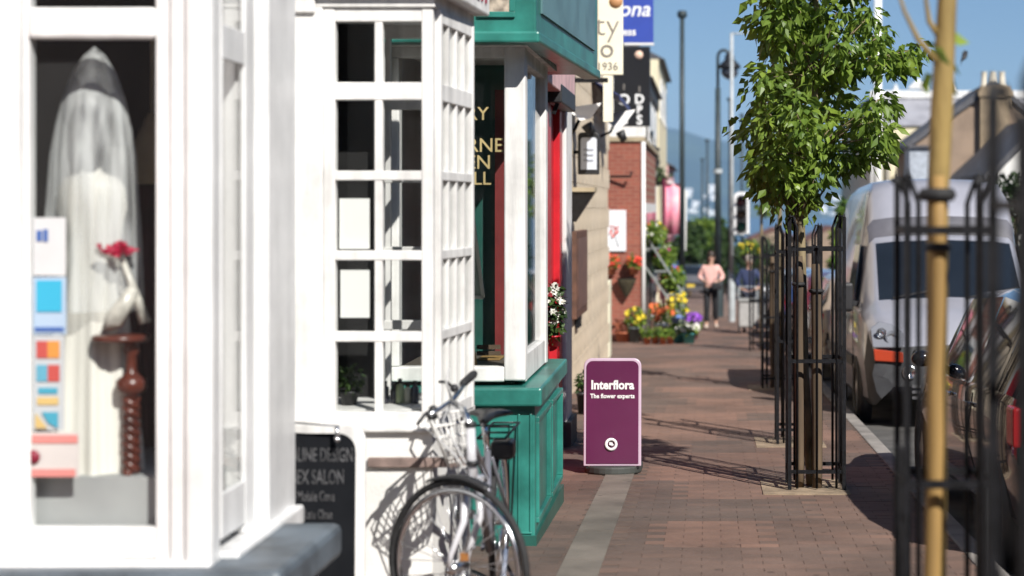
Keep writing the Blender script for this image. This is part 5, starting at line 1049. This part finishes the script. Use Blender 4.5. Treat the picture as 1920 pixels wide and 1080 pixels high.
# ------------------------------------------------------------------ people
SKIN = flat('skin', (.55,.33,.24), .5)
def skinmesh(name, nodes, edges, material, parent, root=0, sub=2):
    me = bpy.data.meshes.new(name); o0 = V(ORG[parent.name]); keys = list(nodes); idx = {k: i for i, k in enumerate(keys)}
    me.from_pydata([V(nodes[k][0]) - o0 for k in keys], [(idx[a], idx[b]) for a, b in edges], []); me.materials.append(material)
    o = bpy.data.objects.new(name, me); col.objects.link(o); o.parent = parent; ORG[o.name] = tuple(o0)
    md = o.modifiers.new('skin', 'SKIN'); md.use_smooth_shade = True
    for k in keys:
        sv = me.skin_vertices[0].data[idx[k]]; r = nodes[k][1]; sv.radius = r if isinstance(r, tuple) else (r, r); sv.use_root = idx[k] == root
    ss = o.modifiers.new('sub', 'SUBSURF'); ss.levels = 1; ss.render_levels = sub; return o
def person(base, H, label, top, legs, hairm, shoe, pose, long_hair=False):
    t = thing('person', base, label, 'person'); B = V(base); k = H/1.7
    def q(x, y, z): return B + V((x, y, z))*k
    arms = pose['arms']; lg = pose['legs']
    n = {'pel': (q(0,0,.92), (.13*k,.095*k)), 'sp': (q(0,0,1.08), (.115*k,.085*k)), 'ch': (q(0,0,1.26), (.135*k,.095*k)), 'ne': (q(0,-.01,1.42), (.05*k,.05*k)), 'he0': (q(0,-.02,1.49), (.052*k,.06*k)), 'he1': (q(0,-.02,1.58), (.073*k,.088*k)), 'he2': (q(0,-.015,1.65), (.055*k,.068*k))}
    e = [('pel','sp'),('sp','ch'),('ch','ne'),('ne','he0'),('he0','he1'),('he1','he2')]
    for s, nm in ((-1,'l'),(1,'r')):
        el, wr, ha = arms[nm]; n['sh'+nm] = (q(s*.165,0,1.36), .052*k); n['el'+nm] = (q(*el), .04*k); n['wr'+nm] = (q(*wr), .028*k); n['ha'+nm] = (q(*ha), (.03*k,.018*k))
        e += [('ch','sh'+nm),('sh'+nm,'el'+nm),('el'+nm,'wr'+nm),('wr'+nm,'ha'+nm)]
        kn, an, to = lg[nm]; n['hip'+nm] = (q(s*.085,0,.86), .088*k); n['kn'+nm] = (q(*kn), .055*k); n['an'+nm] = (q(*an), .036*k); n['to'+nm] = (q(*to), (.035*k,.025*k))
        e += [('pel','hip'+nm),('hip'+nm,'kn'+nm),('kn'+nm,'an'+nm),('an'+nm,'to'+nm)]
    body = skinmesh('body', n, e, SKIN, t)
    m = MB()
    for nm in 'lr':  # five fingers on each hand
        h = n['ha'+nm][0]; w = n['wr'+nm][0]; d = (h-w).normalized(); sd = V((d.y, -d.x, 0)) if abs(d.z) < .9 else V((0,1,0)); sd.normalize()
        for i, (o_, l) in enumerate(((-.026,.06),(-.009,.07),(.009,.068),(.026,.055))): m.tube([h + sd*o_*k, h + sd*o_*k + d*l*.55*k, h + sd*o_*k + d*l*k - V((0,0,.012*k))], [.009*k,.008*k,.006*k], 6)
        m.tube([h - d*.03*k + sd*-.03*k, h + sd*-.055*k + d*.01*k, h + sd*-.05*k + d*.035*k], [.01*k,.009*k,.007*k], 6)
    m.build('fingers', SKIN, t)
    g = lambda a, f: (n[a][0], tuple(x*f for x in n[a][1]) if isinstance(n[a][1], tuple) else n[a][1]*f)
    tn = {'b': (q(0,0,.88), (.16*k,.125*k)), 'sp': g('sp',1.2), 'ch': g('ch',1.14), 'ne': (q(0,-.005,1.385), (.075*k,.07*k))}; te = [('b','sp'),('sp','ch'),('ch','ne')]
    for nm in 'lr':
        tn['sh'+nm] = g('sh'+nm,1.3); tn['el'+nm] = g('el'+nm,1.45); wr = n['el'+nm][0].lerp(n['wr'+nm][0], pose.get('sleeve', .8)); tn['wr'+nm] = (wr, .042*k); te += [('ch','sh'+nm),('sh'+nm,'el'+nm),('el'+nm,'wr'+nm)]
    skinmesh('top', tn, te, top, t)
    ln = {'pel': g('pel',1.1)}; le = []
    for nm in 'lr':
        ln['hip'+nm] = g('hip'+nm,1.1); ln['kn'+nm] = g('kn'+nm,1.35); ln['an'+nm] = (n['an'+nm][0] + V((0,0,.03*k)), .06*k); le += [('pel','hip'+nm),('hip'+nm,'kn'+nm),('kn'+nm,'an'+nm)]
    skinmesh('trousers', ln, le, legs, t)
    m = MB(); c = q(0,.005,1.615); 
    m.lathe([(.001,.125*k),(.05*k,.115*k),(.08*k,.075*k),(.09*k,.02*k),(.084*k,-.03*k)], c, 16, 1, 1.12)
    if long_hair:
        m.tube([c + V((0,.055,.0)), c + V((0,.075,-.12))*k, c + V((0,.07,-.22))*k], [.085*k,.085*k,.05*k], 10)
    o = m.build('hair', hairm, t)
    m = MB(); c = q(0,-.02,1.57); m.tube([c + V((0,-.085,.02))*k, c + V((0,-.108,-.012))*k], [.008*k,.014*k], 6)
    for s in (-1,1): m.ball(c + V((s*.075,.01,0))*k, (.012*k,.02*k,.03*k), 8, 6)
    m.build('nose_and_ears', SKIN, t)
    m = MB()
    for s in (-1,1): m.ball(c + V((s*.03,-.083,.022))*k, (.012*k,.006*k,.007*k), 8, 5)
    m.build('eyes', BLKPLAS, t); MB().ball(c + V((0,-.083,-.045))*k, (.024*k,.006*k,.006*k), 8, 5).build('mouth', flat('lips', (.45,.14,.13)), t)
    for nm in 'lr':
        a, b_ = n['an'+nm][0], n['to'+nm][0]; m = MB(); m.tube([V((a.x, a.y+.05*k, b_.z)), V((a.x,a.y,b_.z+.01*k)), b_, b_ + (b_-a)*.25*V((1,1,0)).length*.0 + V((b_.x-a.x,b_.y-a.y,0))*.3], [.03*k,.042*k,.042*k,.025*k], 8); m.build('shoe', shoe, t)
    return t, q
YWm = 39.5; base = (PX(1333,YWm), YWm, gz(YWm))
wom, q_ = person(base, 1.76, 'woman in a pale pink top and black trousers walking up the pavement', mat('pink_knit', (.78,.45,.4), .8, .08, 8), mat('black_cloth', (.015,.015,.018), .8), mat('dark_hair', (.035,.02,.012), .5), flat('pale_shoe', (.6,.5,.42)),
    {'arms': {'l': ((-.26,.02,1.14),(-.16,-.17,1.06),(-.1,-.22,1.05)), 'r': ((.27,.02,1.14),(.17,-.17,1.05),(.1,-.21,1.04))}, 'legs': {'l': ((-.09,-.06,.49),(-.1,-.04,.1),(-.11,-.17,.045)), 'r': ((.1,.05,.49),(.11,.16,.13),(.12,.05,.045))}, 'sleeve': .7}, True)
hbg = thing('handbag', q_(.13,-.24,.95), 'dark handbag held in front by the woman in pink', 'handbag')
p = q_(.13,-.24,1.0); MB().box(p.x-.12, p.x+.12, p.y-.05, p.y+.05, p.z-.13, p.z+.04).build('bag', BLKPLAS, hbg, bevel=.03); m = MB(); m.tube([p+V((-.08,0,.03)), p+V((-.05,0,.12)), p+V((.05,0,.12)), p+V((.08,0,.03))], .01, 6); m.build('handle', BLKPLAS, hbg)
YMn = 37.2; base = (PX(1404,YMn), YMn, gz(YMn))
man, q_ = person(base, 1.66, 'person in a navy jacket pushing a grey shopping trolley', mat('navy_jacket', (.022,.035,.1), .7, .12, 8), mat('navy_trouser', (.04,.045,.07), .8), mat('grey_hair', (.35,.3,.26), .7), BLKPLAS,
    {'arms': {'l': ((-.27,-.02,1.12),(-.2,-.24,1.0),(-.17,-.31,.99)), 'r': ((.27,-.02,1.12),(.2,-.24,1.0),(.17,-.31,.99))}, 'legs': {'l': ((-.1,-.04,.49),(-.1,.02,.09),(-.1,-.12,.045)), 'r': ((.1,.06,.49),(.11,.14,.11),(.11,.02,.045))}, 'sleeve': .9})
tl = thing('shopping_trolley', (base[0]-.02, YMn-.55, gz(YMn-.55)), 'pale grey wheeled shopping trolley pushed along the pavement', 'trolley')
x, y, g = base[0]-.03, YMn-.5, gz(YMn-.5); GT = mat('grey_canvas', (.4,.39,.38), .8, .1, 8)
MB().box(x-.2, x+.2, y-.16, y+.14, g+.14, g+.68).build('bag', GT, tl, bevel=.03); MB().box(x-.22, x+.22, y-.19, y+.16, g+.68, g+.75).build('lid', mat('dark_grey_canvas', (.3,.3,.29), .8), tl, bevel=.02)
m = MB()
for s in (-.2,.2): m.tube([(x+s,y+.15,g+.1),(x+s,y+.17,g+.8),(x+s*.9,y+.2,g+.99)], .012, 6)
m.tube([(x-.18,y+.2,g+.99),(x+.18,y+.2,g+.99)], .014, 6); m.build('handle_frame', LG, tl)
for sx in (-.19,.19):
    for sy in (-.13,.12): MB().lathe([(.02,-.02),(.075,-.02),(.08,0),(.075,.02),(.02,.02)], (x+sx,y+sy,g+.08), 14, ax=(V((0,1,0)),V((0,0,1)),V((1,0,0)))).build('wheel', RUBBER, tl)

# ------------------------------------------------------------------ far side: trees, hall, houses
def bush(name, px, Y, pyt, w, label, seed, lm=LEAFD, cat='tree', n=44):
    q = random.Random(seed); X = PX(px,Y); g = gz(Y); zt = PZ(pyt,Y); t = thing(name, (X,Y,g), label, cat); h = zt-g; s = h/4.
    m = MB(); m.tube([(X,Y,g-.1),(X+.05,Y,g+h*.35),(X,Y,g+h*.75)], [.13*s,.1*s,.04*s], 8); cr = MB()
    for _ in range(n):
        a = q.uniform(0,6.28); z = q.uniform(.16,.93); rr = w*math.sin(math.pi*min(1,z*.95+.05))**.6*math.sqrt(q.random()); c = V((X+rr*math.cos(a), Y+rr*math.sin(a), g+h*z))
        m.tube([(X,Y,max(g+.2,g+h*z*.75)), c], [.03*s,.01*s], 5); cr.clump(c, w*.3, 60, .2*s+.05, q, .2, q.uniform(.1,.9))
    m.build('trunk', BARK, t); cr.build('crown', lm, t, stuff=True); return t
for k, (px, Y, py, w, lab) in enumerate(((1292,80,412,.8,'round green bush behind the pink banner'),(1316,86,408,.9,'dark green bush behind the woman in pink'),(1338,92,402,.9,'green tree at the foot of the swan-neck lamp'),(1358,84,425,.8,'low green bush by the pale column'),(1600,42,352,.5,'yellow-green conifer beside the silver van roof'),(1418,100,440,1.4,'low dark tree at the end of the street'))):
    bush('garden_tree', px, Y, py, w, lab, 80+k, LEAF if k in (1,2,4) else LEAFD)
bush('garden_tree', 1905, 36, 330, 1.1, 'dark tree in front of the white gabled house', 97, LEAFD)
SLR = mat('slate_roof', (.09,.09,.1), .7, .2, 4)
def gable_house(name, label, X0, X1, Y0, Y1, ze, zr, wallm, roofm=SLR, chim=None, wins=()):
    g = gz(Y1)-.3; t = thing(name, ((X0+X1)/2, Y0, gz(Y0)), label, 'house'); xm = (X0+X1)/2
    m = MB(); m.prism([V((X0,Y0,g)),V((X1,Y0,g)),V((X1,Y0,ze)),V((xm,Y0,zr)),V((X0,Y0,ze))], (0,Y1-Y0,0)); m.build('wall', wallm, t)
    m = MB(); k = (zr-ze)/(xm-X0); o_ = .3
    m.prism([V((X0-o_,Y0-.12,ze-o_*k+.02)),V((xm,Y0-.12,zr+.02)),V((X1+o_,Y0-.12,ze-o_*k+.02)),V((X1+o_,Y0-.12,ze-o_*k+.2)),V((xm,Y0-.12,zr+.24)),V((X0-o_,Y0-.12,ze-o_*k+.2))], (0,Y1-Y0+.24,0)); r = m.build('roof', roofm, t)
    if chim:
        cx0, cx1, zc, cm = chim; MB().box(cx0, cx1, Y0-.25, Y0+.75, ze-.5, zc).build('chimney', cm, r); MB().box(cx0-.06, cx1+.06, Y0-.31, Y0+.81, zc-.3, zc-.12).build('chimney_band', cm, r)
        for j in range(3): MB().lathe([(.1,0),(.13,.05),(.1,.1),(.085,.42),(.1,.46)], (cx0+(cx1-cx0)*(.2+.3*j), Y0+.2, zc), 10).build('chimney_pot', flat('pale_pot', (.7,.63,.5)), r)
    for (a, b_, c, d) in wins:
        f = MB().box(a, b_, Y0-.04, Y0+.02, c, d).build('window', WPAINT, t); MB().box(a+.08, b_-.08, Y0-.06, Y0-.03, c+.08, d-.08).build('pane', CARGLASS2, f)
    return t
BRN = mat('brown_render', (.3,.22,.16), .9, .12, 1.5, bump=.3); 
YH = 50
gable_house('brown_house', 'brown rendered gabled house with slate roof and a big chimney', PX(1712,YH), PX(2010,YH), YH, YH+4.5, PZ(272,YH), PZ(168,YH), BRN, chim=(PX(1836,YH), PX(1892,YH), PZ(163,YH), mat('chimney_render', (.34,.26,.17), .9, .2, 2)), wins=((PX(1748,YH),PX(1772,YH),PZ(325,YH),PZ(275,YH)),))
MB()
bh = thing('lean_to_extension', (PX(1725,49), 48.6, gz(49)), 'pale blue-grey flat walled extension on the brown house', 'extension')
MB().box(PX(1704,48.8), PX(1746,48.8), 48.6, 49.9, gz(50)-.2, PZ(278,48.8)).build('wall', mat('blue_grey_render', (.42,.46,.52), .8), bh); MB().box(PX(1701,48.8), PX(1749,48.8), 48.5, 49.95, PZ(278,48.8), PZ(273,48.8)).build('roof', SLR, bh)
gable_house('white_gabled_house', 'white gabled house with dark roof at the right of the brown house', PX(1868,43), PX(2080,43), 43, 50-.4, PZ(322,43), PZ(228,43), RENDER_W)
# cream hall with parapet and finials
YL_ = 62; gl_ = gz(YL_); hl = thing('cream_hall', (PX(1700,YL_), YL_, gl_), 'cream hall with grey slate roof, white parapet and small finials', 'building')
MB().box(PX(1634,YL_), PX(2050,YL_), YL_, YL_+14, gz(76)-.3, PZ(236,YL_)).build('wall', CREAM, hl)
m = MB(); m.prism([V((PX(1634,YL_),YL_-.1,PZ(236,YL_))),V((PX(2050,YL_),YL_-.1,PZ(236,YL_))),V((PX(2050,YL_),YL_+2.0,PZ(172,YL_))),V((PX(1645,YL_),YL_+2.0,PZ(172,YL_)))], (0,6,0)); m.build('roof', mat('pale_slate', (.3,.3,.33), .7, .12, 2), hl)
MB().box(PX(1640,YL_), PX(2050,YL_), YL_+1.7, YL_+2.1, PZ(178,YL_), PZ(164,YL_)).build('parapet', WPAINT, hl)
for px, h in ((1690,14),(1745,18),(1800,12)): MB().lathe([(.16,0),(.12,.06),(.05,.1),(.09,h*.012),(.001,h/53.)], (PX(px,YL_),YL_+1.9,PZ(164,YL_)), 8).build('finial', WPAINT, hl)
m = MB(); m.prism([P(1702,166,YL_+1.7),P(1744,166,YL_+1.7),P(1722,146,YL_+1.7)], (0,.35,0)); m.build('pediment', WPAINT, hl)
MB().box(PX(1634,YL_)-.02, PX(1634,YL_)+.25, YL_-.05, YL_+.1, gl_-.3, PZ(236,YL_)).build('quoin', WPAINT, hl)
MB().cyl((PX(1664,YL_),YL_-.1,gl_-.2),(PX(1664,YL_),YL_-.1,PZ(238,YL_)), .09, n=8).build('downpipe', mat('grey_pipe', (.3,.27,.22), .7), hl)
gable_house('far_brick_house', 'low brown house with tiled roof beyond the end of the street', PX(1405,140), PX(1500,140), 140, 148, PZ(452,140), PZ(432,140), BRN, mat('red_tile', (.17,.08,.065), .85, .2, 2))
gable_house('far_tiled_house', 'second red tiled house beyond the end of the street', PX(1515,150), PX(1600,150), 150, 158, PZ(450,150), PZ(428,150), BRN, mat('red_tile', (.17,.08,.065), .85, .2, 2))
# unseen buildings added opposite and behind the camera to darken window reflections
def block(name, label, x0, x1, y0, y1, h, wallm, face):
    g = min(gz(y0), gz(y1)); t = thing(name, ((x0+x1)/2, (y0+y1)/2, gz((y0+y1)/2)), label, 'building'); zt = g + h
    MB().box(x0, x1, y0, y1, g-.5, zt).build('wall', wallm, t)
    MB().box(x0-.15, x1+.15, y0-.15, y1+.15, zt, zt+.3).build('roof', SLR, t)
    n = int((x1-x0 if face == 'N' else y1-y0)/2.6)
    for i in range(n):
        for z in (.9, 3.9):
            if face == 'N': a = x0 + (i+.5)*(x1-x0)/n; f = MB().box(a-.6, a+.6, y1-.02, y1+.05, zt-h+z, zt-h+z+1.6).build('window', WPAINT, t); MB().box(a-.5, a+.5, y1, y1+.07, zt-h+z+.1, zt-h+z+1.5).build('pane', CARGLASS2, f)
            else: a = y0 + (i+.5)*(y1-y0)/n; f = MB().box(x0-.05, x0+.02, a-.6, a+.6, zt-h+z, zt-h+z+1.6).build('window', WPAINT, t); MB().box(x0-.07, x0, a-.5, a+.5, zt-h+z+.1, zt-h+z+1.5).build('pane', CARGLASS2, f)
    return t
block('unseen_brick_terrace', 'unseen dark brick terrace added behind the camera to darken window reflections', -14, 16, -34, -26, 9, BRICK, 'N')
block('unseen_corner_terrace', 'unseen brown rendered terrace added up the shop side to darken window reflections', -9, -3.2, -25, -3, 7.5, BRN, 'N')
block('unseen_opposite_terrace', 'unseen brown rendered terrace added across the road to darken reflections', 11.2, 18, -20, 12, 7, BRN, 'W')
block('unseen_opposite_shops', 'unseen red brick shops added across the road to darken reflections', 11.2, 18, 12.3, 36, 6.6, BRICK, 'W')
# bird
bd = thing('bird', P(1808,108,30), 'small dark bird flying above the brown house', 'bird'); c = P(1808,108,30)
m = MB(); m.tube([c+V((-.07,-.05,-.07)), c+V((-.03,-.02,-.03)), c, c+V((.04,.02,.05)), c+V((.06,.03,.075))], [.004,.03,.038,.025,.006], 8); m.build('body', BLKPLAS, bd)
for s in (-1,1): m = MB(); m.add([c+V((-.02,0,0)), c+V((.04,0,.03)), c+V((.02+.05*s,.02,.11)), c+V((-.03+.03*s,.05,.14*s))], [(0,1,2),(0,2,3)]); o = m.build('wing', BLKPLAS, bd); o.modifiers.new('s','SOLIDIFY').thickness = .004

# ------------------------------------------------------------------ haze
hzm = bpy.data.materials.new('haze'); hzm.use_nodes = True; N = hzm.node_tree.nodes; N.remove(N['Principled BSDF'])
pv = N.new('ShaderNodeVolumePrincipled'); pv.inputs['Color'].default_value = (.42,.66,1,1); pv.inputs['Density'].default_value = .00012; pv.inputs['Anisotropy'].default_value = .1
hzm.node_tree.links.new(pv.outputs[0], N['Material Output'].inputs['Volume'])
hz = MB().box(-9500, 9500, -400, 9600, SEA_Z-16, 460).build('haze', hzm); hz['kind'] = 'stuff'; tag(hz, 'thin blue haze over the far shore', 'haze')
